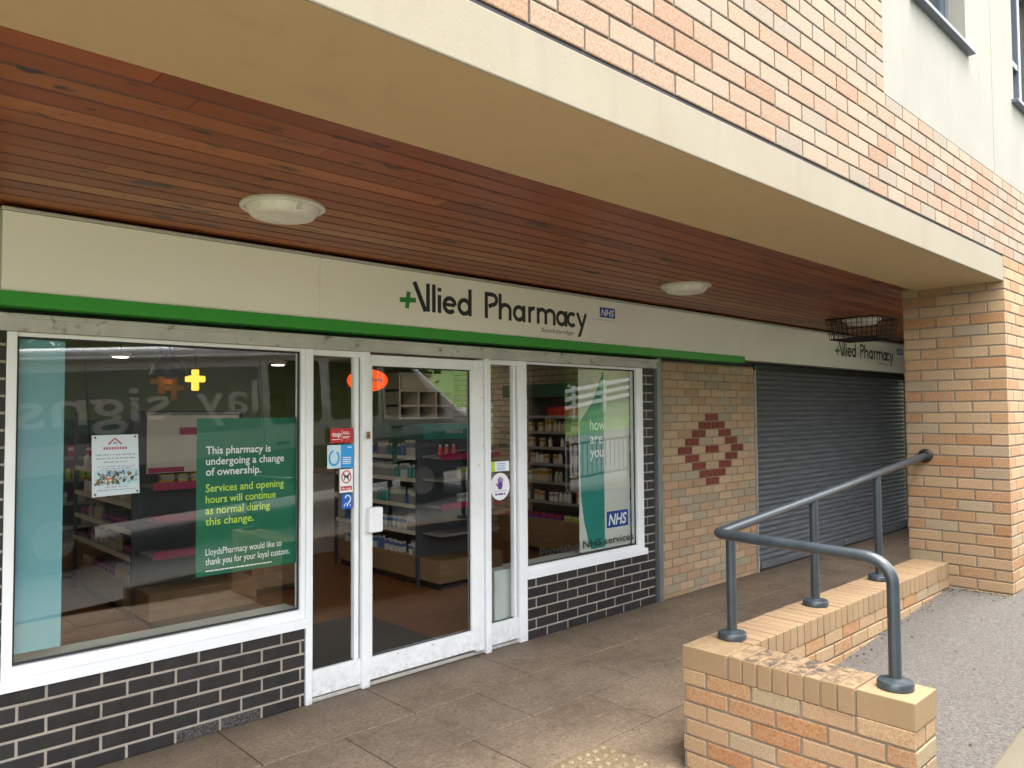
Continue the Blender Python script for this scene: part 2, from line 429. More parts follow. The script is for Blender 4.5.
M['rail'] = simple('rail_paint', (.026, .034, .041), .33, 0, .2, 9, 110, .06, .5, (.16, .17, .175), -.08, .15)
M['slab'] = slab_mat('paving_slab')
M['joint'] = mortar_mat('paving_joint', (.10, .075, .055))
M['tactile'] = slab_mat('tactile_slab')
M['path'] = asphalt_mat('worn_asphalt', (.062, .055, .049), (.108, .098, .089), (.068, .06, .054))
M['road'] = asphalt_mat('road_asphalt', (.12, .117, .11), (.21, .205, .195), (.15, .146, .137))
M['kerb'] = render_mat('kerb_concrete', (.115, .10, .075), (.085, .072, .053), 6)
M['frame_dark'] = simple('window_grey', (.085, .10, .125), .35, .1)
M['glass_o'], M['glass_i'] = glass_mats('shop_glass')
M['up_o'], M['up_i'] = glass_mats('upper_glass', (.55, .62, .66), .2)
M['lens'] = simple('frosted_lens', (.72, .69, .63), .35, 0, .14, 10, 60, .05, .5, (.45, .40, .33), .03)
M['lightbase'] = simple('light_ring', (.62, .60, .56), .4)
M['wire'] = simple('black_wire', (.018, .014, .013), .5, .3)
M['floor'] = lam_mat('shop_floor_wood', (.15, .052, .013), (.235, .088, .024), (2, 14, 1))
M['mat'] = simple('entrance_mat', (.035, .035, .036), .95, 0, .2, 30, 300, .5)
M['gon'] = simple('slate_panel', (.055, .068, .08), .5)
M['gon_grey'] = simple('grey_shelf', (.26, .26, .255), .45)
M['oak'] = lam_mat('oak_laminate', (.26, .16, .085), (.38, .25, .14), (2, 2, 26))
M['pink'] = simple('magenta_strip', (.42, .015, .10), .4)
M['teal'] = simple('teal_panel', (.01, .22, .19), .45)
M['board'] = simple('white_board', (.74, .70, .62), .5, 0, .04)
M['greenwall'] = simple('green_wall', (.15, .22, .085), .7)
M['darkgreen'] = simple('dark_green_panel', (.008, .09, .06), .5)
M['wallwhite'] = simple('white_plaster', (.70, .68, .62), .7)
M['creambrick'] = brick_mat('cream_painted_brick', (.5, .42, .3), .1)
M['ceil'] = simple('ceiling_tile', (.70, .69, .66), .8)
M['lamp'] = emis('lamp_panel', (1, .86, .66), .85)
M['spot'] = emis('lamp_disc', (1, .92, .78), 1.8)
M['crosslit'] = emis('lit_cross', (1, .42, .05), .34)
M['brass'] = simple('brass', (.34, .19, .06), .35, .7)
M['orange'] = simple('orange_drum', (.85, .12, .02), .4)
M['orange_lit'] = emis('lit_orange', (1, .10, .012), .16)
M['poster_green'] = simple('poster_green', (.003, .13, .068), .35, 0, .04)
M['lime'] = simple('poster_lime', (.50, .72, .07), .5, 0, .03)
M['paper'] = simple('paper_white', (.72, .78, .86), .4, 0, .03)
M['blind'] = simple('blue_screen', (.16, .37, .42), .35, 0, .06, .8)
M['howposter'] = simple('poster_pale', (.60, .60, .53), .45, 0, .03)
M['red'] = simple('sticker_red', (.50, .02, .03), .4)
M['sky_blue'] = simple('sticker_sky', (.03, .33, .75), .4)
M['mid_blue'] = simple('sticker_blue', (.01, .12, .55), .4)
M['pale_blue'] = simple('sticker_pale', (.55, .72, .82), .4)
M['purple'] = simple('sticker_purple', (.13, .04, .28), .4)
M['greytext'] = simple('faded_print', (.40, .44, .52), .5)
M['silltop'] = simple('inner_sill', (.52, .57, .53), .4)
M['van'] = simple('van_silver', (.60, .62, .64), .25, .1, .03, 1, 30, .0, .5, None, 0, .5)
M['van_low'] = simple('van_grey', (.12, .13, .14), .3, .1, .03)
M['van_band'] = simple('van_band', (.24, .27, .28), .3, .1, .03)
M['vanwhite'] = simple('van_white', (.80, .82, .84), .3, 0, .03)
M['black'] = simple('black_plastic', (.015, .015, .016), .5)
M['vanglass'] = simple('van_glass', (.015, .018, .02), .05)
M['chrome'] = simple('alloy', (.5, .5, .52), .25, .9)
M['headlamp'] = simple('headlamp', (.7, .72, .75), .1)
M['taillamp'] = simple('tail_lamp', (.4, .01, .01), .2)
M['grass'] = simple('grass', (.10, .19, .03), .9, 0, .4, 4, 40, .6)
M['fence'] = simple('fence_white', (.78, .78, .74), .6)
M['bark'] = simple('bark', (.09, .065, .045), .9, 0, .3, 10, 60, .6)
M['leafA'] = leaf_mat('leaf_green', (.07, .14, .022), (.13, .21, .04))
M['leafB'] = leaf_mat('leaf_yellow', (.34, .33, .04), (.48, .45, .07))
M['leafC'] = leaf_mat('leaf_olive', (.13, .16, .025), (.21, .23, .045))
M['guard'] = simple('guard_rail_paint', (.07, .085, .09), .4)

F = 4.117          # face of the shopfront
YW = 1.475         # face of the upper brick wall
SL = .068          # fall of the road and path along X
def road_z(x): return SL*max(-25, min(45, x))

# ------------------------------------------------------------------ the setting
def sheet(name, mat, x0, x1, y0, y1, dz, nx=40, ny=1, thick=.3, zf=road_z):
    mb = MB(); V = []; 
    for i in range(nx+1):
        x = x0+(x1-x0)*i/nx
        for k in range(ny+1):
            y = y0+(y1-y0)*k/ny; V.append((x, y, zf(x)+dz))
    mb.idx([(i*(ny+1)+k, (i+1)*(ny+1)+k, (i+1)*(ny+1)+k+1, i*(ny+1)+k+1) for i in range(nx) for k in range(ny)], V)
    return mb.build(name, mat, kind='structure')
sheet('ground', M['grass'], -300, 300, -300, 300, -2.2, 60, 1)
sheet('road', M['road'], -40, 60, -6.6, .86, -.10, 100)
sheet('path', M['path'], 3.2, 6.3, .9, 2.05, 0.0, 12, 4)
sheet('footpath', M['path'], 6.25, 40, .9, 1.95, -.004, 40, 2)
mb = MB()
xs = [2.2+.915*i for i in range(42)]
for a in xs:
    b = a+.905
    mb.hexa([(a,.84,road_z(a)-.2),(b,.84,road_z(b)-.2),(b,.955,road_z(b)-.2),(a,.955,road_z(a)-.2),
             (a,.84,road_z(a)+.012),(b,.84,road_z(b)+.012),(b,.955,road_z(b)+.012),(a,.955,road_z(a)+.012)])
mb.build('kerb', M['kerb'], kind='structure', bevel=.012)
# walkway slabs
mb = MB(); rr = random.Random(3)
rows = [(.95,1.40),(1.40,1.88),(1.88,2.11),(2.11,2.59),(2.59,3.08),(3.08,3.57),(3.57,4.12)]
for ri, (ya, yb) in enumerate(rows):
    off = -.45*((ri+1) % 2) + 3.06 - 9.15
    k = 0
    while off+k*.915 < 13.0:
        a = off+k*.915; b = a+.915; k += 1
        if yb <= 2.12 and b > 3.2 :
            b = min(b, 3.2)
            if b-a < .05: continue
        if ya >= 2.1 and yb <= 2.6 and a < 3.0 and b > 1.3: continue      # tactile bay
        g = .004; j = .94+rr.random()*.12
        mb.col = (.31*j, .235*j, .165*j, 1)
        t = [(rr.random()-.5)*.003 for _ in range(4)]
        mb.hexa([(a+g,ya+g,-.06),(b-g,ya+g,-.06),(b-g,yb-g,-.06),(a+g,yb-g,-.06),(a+g,ya+g,t[0]),(b-g,ya+g,t[1]),(b-g,yb-g,t[2]),(a+g,yb-g,t[3])])
mb.build('pavement', M['slab'], kind='structure', bevel=.004)
mb = MB(); mb.box(-6.5, 14, .9, 4.3, -.3, -.0045); mb.build('pavement_bed', M['joint'], kind='structure')
mb = MB(); mb.col = (.27, .205, .105, 1)
for a, b in ((1.76, 2.19), (2.195, 2.625), (2.63, 3.058)):
    mb.box(a, b, 2.115, 2.585, -.06, .001)
    for i in range(7):
        for k in range(7):
            cx = a+.035+(b-a-.07)*i/6; cy = 2.155+.39*k/6
            mb.col = (.40, .33, .20, 1); mb.lathe([(.0155,.0005),(.014,.005),(.009,.0075),(.001,.008)], (cx, cy, 0), 12); mb.col = (.27, .205, .105, 1)
mb.build('tactile_paving', M['tactile'], kind='structure')

# ------------------------------------------------------------------ the building
bld = thing('shop_building', 'buff brick building with cream rendered upper wall and a timber ceiling over the shop walkway', 'building', (6.13, 1.475, 0))
# upper brick wall
def notch(u0, u1, z0, z1): return None
mb = MB()
Z0 = 2.787; zr = 3.33
bricks(mb, 'Y', YW+.005, -1, -8, 12, Z0, zr, zoff=Z0-.0055, uoff=.06, j=.0095, pal=pal_upper)
bricks(mb, 'Y', YW+.005, -1, -8, 4.035, zr, 5.6, zoff=Z0-.0055, uoff=.06, j=.0095, pal=pal_upper)
bw = mb.build('brick_wall', M['brick_up'], bld)
mb = MB(); mb.box(-8, 12, YW+.005, 1.75, Z0, zr-.001); mb.box(-8, 4.035, YW+.005, 1.75, zr, 5.6)
mb.build('wall_core', M['mortar_up'], bld)
mb = MB(); mb.box(-8, 6.12, YW+.008, 1.75, 2.7745, Z0-.001); mb.build('damp_course', M['bitumen'], bld)
# rendered wall with window openings
def wall_holes(mb, x0, x1, z0, z1, y0, y1, holes):
    cx = sorted({x0, x1, *[h[0] for h in holes], *[h[1] for h in holes]}); cz = sorted({z0, z1, *[h[2] for h in holes], *[h[3] for h in holes]})
    for i in range(len(cx)-1):
        for k in range(len(cz)-1):
            mx, mz = (cx[i]+cx[i+1])/2, (cz[k]+cz[k+1])/2
            if not any(h[0] < mx < h[1] and h[2] < mz < h[3] for h in holes):
                fs = 'yY'
                def solid(i2, k2):
                    if not (0 <= i2 < len(cx)-1 and 0 <= k2 < len(cz)-1): return False
                    ax, az = (cx[i2]+cx[i2+1])/2, (cz[k2]+cz[k2+1])/2
                    return not any(h[0] < ax < h[1] and h[2] < az < h[3] for h in holes)
                if not solid(i-1,k): fs += 'x'
                if not solid(i+1,k): fs += 'X'
                if not solid(i,k-1): fs += 'z'
                if not solid(i,k+1): fs += 'Z'
                mb.box(cx[i], cx[i+1], y0, y1, cz[k], cz[k+1], fs)
holes = [(4.50, 5.43, 4.02, 5.25), (6.545, 7.75, 4.00, 5.25), (9.0, 10.2, 4.0, 5.25)]
mb = MB(); wall_holes(mb, 4.037, 5.985, zr+.001, 5.6, YW+.002, 1.75, holes[:1]); wall_holes(mb, 5.991, 12, zr+.001, 5.6, YW+.002, 1.75, holes[1:])
mb.build('rendered_wall', M['render'], bld)
mb = MB(); mb.box(5.9845, 5.9915, YW+.012, 1.7, zr+.002, 5.59); mb.build('movement_joint', M['mortar_up'], bld)
mb = MB(); mb.box(-8.05, 12.05, YW-.04, 4.6, 5.6, 5.72); mb.build('roof', M['grey_metal'], bld, bevel=.01)
for a, b, z0, z1 in holes:
    mb = MB(); w = .055; y0, y1 = 1.575, 1.64
    mb.box(a, a+w, y0, y1, z0, z1); mb.box(b-w, b, y0, y1, z0, z1); mb.box(a+w, b-w, y0, y1, z0, z0+w); mb.box(a+w, b-w, y0, y1, z1-w, z1)
    c = a+(b-a)*.5; mb.box(c-.035, c+.035, y0-.012, y1, z0+w, z1-w); mb.box(a+w, c-.035, y0-.006, y1, z0+.42, z0+.47)
    wo = mb.build('window', M['frame_dark'], bld, bevel=.005)
    mb = MB(); mb.cur = 1; mb.box(a+w-.01, b-w+.01, 1.603, 1.609, z0+w-.01, z1-w+.01, 'xXYzZ'); mb.cur = 0
    mb.face([(a+w-.01,1.603,z0+w-.01),(b-w+.01,1.603,z0+w-.01),(b-w+.01,1.603,z1-w+.01),(a+w-.01,1.603,z1-w+.01)])
    mb.build('pane', [M['up_o'], M['up_i']], wo)
    mb = MB(); mb.prism([(YW-.045, z0-.035), (1.60, z0-.035), (1.60, z0+.004), (YW-.045, z0-.012)], 'x', a-.06, b+.045)
    mb.build('sill', M['frame_dark'], wo, bevel=.003)
    mb = MB()
    for i in range(16):
        x = a+.03+(b-a-.06)*i/15; mb.box(x-.03, x+.03, 1.70+.012*(i % 2), 1.705+.012*(i % 2), z0, z1)
    mb.build('blind', M['wallwhite'], wo)
mb = MB(); mb.box(4.3, 11.9, 1.9, 1.95, 3.3, 5.55); mb.build('room_wall', M['wallwhite'], bld)
# beam
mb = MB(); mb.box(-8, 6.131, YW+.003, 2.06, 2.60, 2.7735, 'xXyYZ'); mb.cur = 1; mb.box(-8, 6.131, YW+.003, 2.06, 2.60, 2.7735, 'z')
mb.build('beam', [M['beam'], M['underside_lift']], bld, bevel=.005)
# pillar
PX = 6.69; zo = Z0-.0055-.0785*40
mb = MB()
bricks(mb, 'Y', YW+.005, -1, 6.13, PX, 0.2, Z0-.002, zoff=zo, uoff=.06, pal=pal_buff)
bricks(mb, 'X', 6.135, -1, YW, 2.145, 0.2, 2.66, zoff=zo, uoff=YW-.002, Lb=.2235, pal=pal_buff)
bricks(mb, 'X', PX-.005, 1, YW, 2.145, 0.2, 2.66, zoff=zo, uoff=YW-.002, Lb=.2235, pal=pal_buff)
bricks(mb, 'Y', 2.140, 1, 6.13, PX, 0, 2.66, zoff=zo, uoff=.06, pal=pal_buff)
pil = mb.build('pillar', M['brick'], bld)
mb = MB(); mb.box(6.135, PX-.005, YW+.005, 2.14, 0, 2.659); mb.box(6.135, PX-.005, YW+.0052, 1.75, 2.66, Z0-.002); mb.build('pillar_core', M['mortar'], pil)
mb = MB(); mb.box(PX, 12, YW+.003, 2.06, 2.60, 2.7735); mb.build('beam', M['beam'], bld, bevel=.006)
mb = MB(); bricks(mb, 'Y', YW+.005, -1, 10.6, 12, 0.3, 2.598, zoff=zo, uoff=.06, pal=pal_buff); bricks(mb, 'X', 10.605, -1, YW, 2.145, 0.3, 2.598, zoff=zo, uoff=YW-.002, Lb=.2235, pal=pal_buff)
o = mb.build('pillar', M['brick'], bld); mb = MB(); mb.box(10.605, 12, YW+.005, 2.14, 0, 2.598); mb.build('pillar_core', M['mortar'], o)
# timber ceiling over the walkway: separate boards
mb = MB(); rr = random.Random(11); y = 2.062; pitch = .1195
while y < 4.3:
    x = -8 + rr.random()*-2
    while x < 12:
        ln = 2.2+rr.random()*2.6; x1 = min(12, x+ln)
        k = rr.random()
        c = (.28, .076, .018) if k < .45 else (.215, .053, .012) if k < .72 else (.37, .125, .034)
        if abs(y-3.495) < .06 and x < 2.2: c = (.40, .18, .06)
        j = .85+rr.random()*.3; mb.col = (c[0]*j, c[1]*j, c[2]*j, 1)
        dz = (rr.random()-.5)*.0012
        a, b = y+.0018, y+pitch-.0018; ch = .0075; z = 2.66+dz; xx0, xx1 = x+.0006, x1-.0006
        V = []
        for xx in (xx0, xx1): V += [(xx,a,z+.015),(xx,a,z+ch),(xx,a+ch,z),(xx,b-ch,z),(xx,b,z+ch),(xx,b,z+.015)]
        mb.idx([(2, 3, 9, 8)], V); cc_ = mb.col; mb.col = (cc_[0]*.22, cc_[1]*.2, cc_[2]*.2, 1)      # groove shade put into the colour of the V joint faces
        mb.idx([(i, i+1, 7+i, 6+i) for i in (0, 1, 3, 4)] + [(5,4,3,2,1,0), (6,7,8,9,10,11)], V)
        x = x1
    y += pitch
mb.build('ceiling_boards', M['soffit'], bld)
mb = MB(); mb.box(-8, 12, 2.06, 4.6, 2.676, 2.76); mb.build('ceiling_deck', M['dark'], bld)
# shopfront wall above the header and the party walls
mb = MB()
mb.box(-6, 12.0, F+.02, F+.12, 2.175, 2.676)
mb.build('fascia_wall', M['dark'], bld)
mb = MB(); mb.box(-6, .0, F+.01, F+.2, 0, 2.175); mb.build('side_wall', M['mortar'], bld)
mb = MB(); mb.box(7.47, 12, F+.14, F+.24, 0, 2.175); mb.build('unit_wall', M['mortar'], bld)
mb = MB(); mb.box(11.7, 12, 1.75, F, 0, 2.66); mb.build('end_wall', M['mortar'], bld)
# dark brick stall risers and piers
def riser(name, xa, xb, z1, uoff, extra=()):
    mb = MB()
    for (a, b, z0, zz) in [(xa, xb, 0, z1)] + list(extra):
        bricks(mb, 'Y', F+.005, -1, a, b, z0, zz, zoff=-.012, uoff=uoff, course=.0785, Lb=.235, j=.013, pal=pal_dark, proud=.004, override=lambda u0, u1, z0, z1: (.022,.02,.02,.18) if z0 < .05 and 1.45 < u0 < 1.85 else None)
    o = mb.build(name, M['brick_dark'], bld)
    mb = MB()
    for (a, b, z0, zz) in [(xa, xb, 0, z1)] + list(extra): mb.box(a, b, F+.005, F+.15, z0, zz)
    mb.build('mortar', M['mortar_light'], o); return o
riser('stall_riser', 0.0, 2.207, .452, .065, [(0.0, .703, .452, 2.17)])
riser('stall_riser', 4.031, 5.645, .452, .02, [(5.492, 5.645, .452, 2.17)])
# buff brick panel with the red diamond
DX, DZ = 6.61, 1.333
def diamond(u0, u1, z0, z1):
    uc, zc = (u0+u1)/2, (z0+z1)/2; r = round((zc-DZ)/.0785); k = (uc-DX)/.235
    if u1-u0 < .15: return None
    if abs(r) <= 4 and (abs(abs(k)-(4-abs(r))/2) < .2 or (r == 0 and abs(k) < .2)):
        j = .85+rnd.random()*.3; return (.165*j, .024*j, .017*j, .0)
    return None
mb = MB(); r_off = DZ-.0785/2 - 17*.0785
bricks(mb, 'Y', F+.005, -1, 5.742, 7.44, 0, 2.17, zoff=r_off+.0785, uoff=DX-.1175, pal=pal_panel, override=diamond)
pn = mb.build('brick_panel', M['brick_pan'], bld)
mb = MB(); mb.box(5.742, 7.44, F+.005, F+.2, 0, 2.17); mb.build('mortar', M['mortar_tan'], pn)
mb = MB(); mb.box(5.668, 5.730, F-.03, F+.05, 0, 2.19); mb.box(5.730, 5.741, F-.004, F+.05, 0, 2.19); mb.build('steel_post', M['post_metal'], bld, bevel=.004)
# shop header (old shutter box) over windows and doors
mb = MB(); mb.box(.66, 5.66, F-.035, F+.10, 2.092, 2.162); mb.box(.66, 5.66, F-.050, F+.02, 2.150, 2.172)
mb.build('header', M['grey_metal'], bld, bevel=.004)

# ------------------------------------------------------------------ shopfront glazing
sf = thing('shopfront', 'white aluminium shopfront with two large display windows and glass entrance between them', 'shopfront', (2.6, F, 0))
def pane(x0, x1, z0, z1, parent, y=F+.035):
    mb = MB(); mb.cur = 1; mb.box(x0, x1, y, y+.006, z0, z1, 'xXYzZ'); mb.cur = 0
    mb.face([(x0,y,z0),(x1,y,z0),(x1,y,z1),(x0,y,z1)])
    return mb.build('pane', [M['glass_o'], M['glass_i']], parent)
def window(x0, x1, gx0, gx1, gz0, gz1, sx0, sx1):
    mb = MB(); ya, yb = F, F+.065
    mb.box(x0, gx0, ya, yb, .505, 2.092); mb.box(gx1, x1, ya, yb, .505, 2.092)
    mb.box(gx0, gx1, ya, yb, .505, gz0); mb.box(gx0, gx1, ya+.01, yb, gz1, 2.092)
    o = mb.build('display_window', M['alu'], sf, bevel=.003)
    mb = MB(); t = .011; yy = F+.022
    mb.box(gx0, gx0+t, yy, yy+.007, gz0, gz1); mb.box(gx1-t, gx1, yy, yy+.007, gz0, gz1); mb.box(gx0+t, gx1-t, yy, yy+.007, gz0, gz0+t); mb.box(gx0+t, gx1-t, yy, yy+.007, gz1-t, gz1)
    mb.build('seal', M['seal'], o)
    mb = MB(); mb.prism([(F-.022, .452), (F+.03, .452), (F+.03, .5045), (F-.012, .5045), (F-.022, .497)], 'x', sx0, sx1)
    mb.build('sill', M['alu'], o, bevel=.002)
    pane(gx0, gx1, gz0, gz1, o)
    mb = MB(); mb.box(gx0-.04, gx1+.03, F+.066, F+.25, gz0-.04, gz0-.01); mb.build('inner_sill', M['silltop'], o, bevel=.004)
    return o
window(.705, 2.207, .747, 2.178, .558, 2.072, .700, 2.207)
window(4.031, 5.490, 4.044, 5.395, .543, 2.072, 4.031, 5.512)
# posts and side lights
mb = MB(); mb.box(2.209, 2.252, F-.012, F+.07, 0, 2.092); mb.build('post', M['alu'], sf, bevel=.004)
mb = MB(); mb.box(2.588, 2.646, F-.018, F+.07, .002, 2.092); mb.build('post', M['alu'], sf, bevel=.006)
mb = MB(); mb.box(3.598, 3.648, F-.035, F+.07, .002, 2.092); mb.build('post', M['alu'], sf, bevel=.005)
mb = MB(); mb.box(3.948, 4.029, F-.012, F+.07, 0, 2.092); mb.build('post', M['alu'], sf, bevel=.004)
def side_light(x0, x1, bead):
    mb = MB(); mb.box(x0, x1, F+.005, F+.05, .032, .185); mb.box(x0, x1, F+.005, F+.05, 2.055, 2.092)
    mb.box(x1-bead, x1-.010, F+.010, F+.05, .185, 2.055)
    o = mb.build('side_light', M['alu_dirty'], sf, bevel=.003)
    mb = MB(); mb.box(x1-.010, x1, F+.02, F+.045, .185, 2.055); mb.box(x0, x1-bead, F+.026, F+.034, .185, .192); mb.build('seal', M['seal'], o)
    pane(x0, x1-bead, .185, 2.055, o); return o
side_light(2.252, 2.588, .042); side_light(3.648, 3.948, .036)
mb = MB(); mb.box(2.25, 4.03, F+.012, F+.09, -.002, .020); mb.build('threshold', M['sign_trim'], sf, bevel=.003)
# the sliding leaf
mb = MB(); mb.box(2.647, 3.517, F-.012, F+.028, .045, .182); mb.box(2.647, 3.517, F-.012, F+.028, 2.006, 2.076); mb.box(2.647, 2.664, F-.012, F+.028, .182, 2.006); mb.box(3.478, 3.517, F-.012, F+.028, .182, 2.006)
mb.box(3.5175, 3.590, F-.02, F+.032, .03, 2.078)
door = mb.build('sliding_door', M['alu_dirty'], sf, bevel=.003)
mb = MB(); mb.box(2.664, 3.478, F+.004, F+.010, .182, .190); mb.box(3.468, 3.478, F+.004, F+.010, .190, 2.006); mb.box(2.664, 3.478, F+.004, F+.010, 1.998, 2.006); mb.build('seal', M['seal'], door)
pane(2.664, 3.478, .182, 2.006, door, F+.012)
mb = MB(); mb.box(2.606, 2.706, F-.072, F-.019, .962, 1.118); mb.build('handle', M['alu'], door, bevel=.012, seg=3)
mb = MB(); mb.box(2.600, 2.626, F-.046, F-.0405, 1.545, 1.59); mb.cur = 1; mb.lathe([(.006,0),(.006,-.004)], (2.613, F-.0465, 1.566), 12, 'y')
mb.build('lock', [M['brass'], M['black']], sf)

# ------------------------------------------------------------------ roller shutter
sh = thing('roller_shutter', 'closed dark grey steel roller shutter across the unit beside the brick panel', 'roller shutter', (9.6, F+.06, 0))
mb = MB(); z = .085; pr = []
while z < 2.19:
    pr += [(F+.062, z), (F+.050, z+.010), (F+.044, z+.026), (F+.050, z+.042), (F+.062, z+.052), (F+.066, z+.055)]; z += .058
mb.idx([(2*i, 2*i+1, 2*i+3, 2*i+2) for i in range(len(pr)-1)], [p for (y, zz) in pr for p in ((7.50, y, zz), (11.9, y, zz))])
mb.build('slat_curtain', M['shutter'], sh, smooth=False)
mb = MB(); mb.box(7.50, 11.9, F+.035, F+.075, .004, .086); mb.build('bottom_rail', M['shutter'], sh, bevel=.006)
mb = MB(); mb.box(7.442, 7.500, F+.02, F+.10, 0, 2.19); mb.box(7.442, 7.452, F-.02, F+.02, 0, 2.19); mb.build('guide', M['grey_metal'], sh, bevel=.003)
for x in (7.62, 9.7):
    mb = MB(); mb.box(x-.04, x+.04, F+.018, F+.034, .022, .072); mb.cur = 1; mb.lathe([(.012,0),(.012,-.006),(.006,-.008)], (x, F+.018, .047), 14, 'y'); mb.build('lock', [M['post_metal'], M['brass']], sh, bevel=0)
mb = MB(); mb.box(7.44, 11.9, F-.02, F+.02, 2.14, 2.20); mb.build('hood', M['black'], sh, bevel=.006)

# ------------------------------------------------------------------ signs
YS = 4.0
sg = thing('shop_sign', 'long white pharmacy sign with a green lower edge over the display windows', 'sign', (.66, YS, 2.19))
mb = MB(); mb.box(.66, 2.2325, YS, F+.018, 2.262, 2.622); mb.box(2.2345, 7.034, YS, F+.018, 2.262, 2.622)
mb.build('panel', M['sign'], sg, bevel=.002)
mb = MB(); mb.box(.655, 7.034, YS-.012, F+.018, 2.624, 2.640); mb.build('top_trim', M['sign_trim'], sg, bevel=.003)
mb = MB(); mb.box(.655, 7.036, YS-.014, F+.016, 2.196, 2.260); mb.build('green_edge', M['green'], sg, bevel=.002)
LOGO_W = 4.603-2.797
def logo(x0, z0, k, kz, y, parent):
    """the shop name in single-thickness pen strokes; coordinates in metres of the large sign"""
    w = .0295; mb = MB(); X = lambda x: x0+(x-2.797)*k; Zt = lambda z: z0+(z-2.37)*kz
    B, XH, CAP = 2.370, 2.490, 2.556; h = w/2
    def st(pts, ww=w): ribbon(mb, [(X(a), Zt(b)) for a, b in pts], ww*k*(.5+.5*kz/k), y)
    st([(2.912, CAP), (3.002, B)], w*1.12)
    st([(3.022, B), (3.022, CAP)]); st([(3.070, B), (3.070, CAP)])
    st([(3.117, B), (3.117, XH)]); st([(3.117, 2.513), (3.117, 2.538)], w*1.05)
    cz, rz = (B+XH)/2, (XH-B)/2-h*.9
    st([(3.158, cz+.002), (3.250, cz+.002)], w*.8); st(arc(3.205, cz, .047, rz, 2, 318, 22))
    st(arc(3.333, cz, .047, rz, 0, 360, 26)); st([(3.384, B), (3.384, CAP)])
    mb.build('lettering', M['ink'], parent); mb = MB()
    st([(3.534, B), (3.534, CAP)]); st([(3.534, CAP-h), (3.590, CAP-h)]+arc(3.590, 2.505, .042, CAP-h-2.505, 90, -90, 12)+[(3.555, 2.454)])
    st([(3.666, B), (3.666, CAP)]); st([(3.666, 2.45)]+arc(3.717, 2.442, .047, .038, 170, 0, 12)+[(3.764, B)])
    st(arc(3.853, cz, .047, rz, 0, 360, 26)); st([(3.905, B), (3.905, XH)])
    st([(3.962, B), (3.962, XH)]); st([(3.962, 2.44)]+arc(4.003, 2.438, .041, .042, 175, 70, 8))
    st([(4.053, B), (4.053, XH)])
    st([(4.053, 2.45)]+arc(4.094, 2.444, .041, .036, 170, 0, 12)+[(4.135, B)])
    st([(4.135, 2.45)]+arc(4.182, 2.444, .046, .036, 170, 0, 12)+[(4.228, B)])
    st(arc(4.310, cz, .047, rz, 0, 360, 26)); st([(4.362, B), (4.362, XH)])
    st(arc(4.430, cz, .047, rz, 48, 312, 18))
    st([(4.493, XH), (4.546, B+.012)]); st([(4.597, XH), (4.530, 2.332)]+arc(4.508, 2.338, .024, .026, -20, -105, 6))
    o = mb.build('lettering', M['ink'], parent)
    mb = MB(); s2 = .031
    st([(2.853, 2.377), (2.867, 2.486)], s2); st([(2.797, 2.428), (2.924, 2.436)], s2)
    mb.build('plus_mark', M['plus'], parent); return o
logo(2.797, 2.370, 1, 1, YS-.0015, sg)
def nhs(x0, x1, z0, z1, y, parent, sm=True):
    mb = MB(); mb.box(x0, x1, y-.001, y, z0, z1); p = mb.build('nhs_badge', M['nhs'], parent)
    mb = MB(); put_text(mb, 'NHS', (x0+x1)/2, z0+(z1-z0)*.17, y-.0022, h=(z1-z0)*.66, w=(x1-x0)*.86, bold=.022, shear=.22, align='C')
    mb.build('badge_lettering', M['white'], p); return p
nhs(4.770, 4.966, 2.480, 2.562, YS-.0008, sg)
mb = MB(); put_text(mb, 'Stocksbridge', 4.087, 2.312, YS-.0015, h=.030, w=.36); mb.build('branch_lettering', M['ink'], sg)
mb = MB(); dashes(mb, 4.675, 4.965, 2.455, .006, YS-.0005, 6); mb.build('small_lettering', M['greytext'], sg)
for x in (1.0, 2.0, 3.6, 5.2, 6.7):
    mb = MB(); mb.lathe([(.006,.001),(.006,-.002),(.003,-.004)], (x, YS-.014, 2.632), 8, 'y'); mb.build('screw', M['sign_trim'], sg)
s2 = thing('shop_sign', 'shorter white pharmacy sign without green edge above the roller shutter', 'sign', (7.04, YS, 2.22))
mb = MB(); mb.box(7.037, 9.2, YS+.001, F+.018, 2.226, 2.622); mb.box(9.202, 11.69, YS+.001, F+.018, 2.226, 2.622); mb.build('panel', M['sign'], s2, bevel=.002)
mb = MB(); mb.box(7.036, 11.69, YS-.011, F+.018, 2.6245, 2.641); mb.build('top_trim', M['sign_trim'], s2, bevel=.003)
logo(9.18, 2.375, (11.02-9.18)/LOGO_W, .98, YS-.0005, s2)
nhs(11.17, 11.39, 2.482, 2.562, YS+.0002, s2)
mb = MB(); put_text(mb, 'Stocksbridge', 10.47, 2.318, YS-.0005, h=.030, w=.36); mb.build('small_lettering', M['ink'], s2)

lw2 = thing('brick_wall', 'plain low retaining wall beyond the brick pillar', 'wall', (8.6, 2.0, 0))
mb = MB(); bricks(mb, 'Y', 2.105, 1, 6.69, 10.6, -.02, .66, pal=pal_buff); bricks(mb, 'Y', 1.885, -1, 6.69, 10.6, .3, .66, pal=pal_buff); o = mb.build('brickwork', M['brick'], lw2)
mb = MB(); mb.box(6.691, 10.599, 1.8852, 2.1048, -.1, .659); mb.build('mortar', M['mortar'], o)
mb = MB(); mb.box(6.69, 10.6, 1.87, 2.12, .661, .735); mb.build('coping', M['kerb'], lw2, bevel=.006)
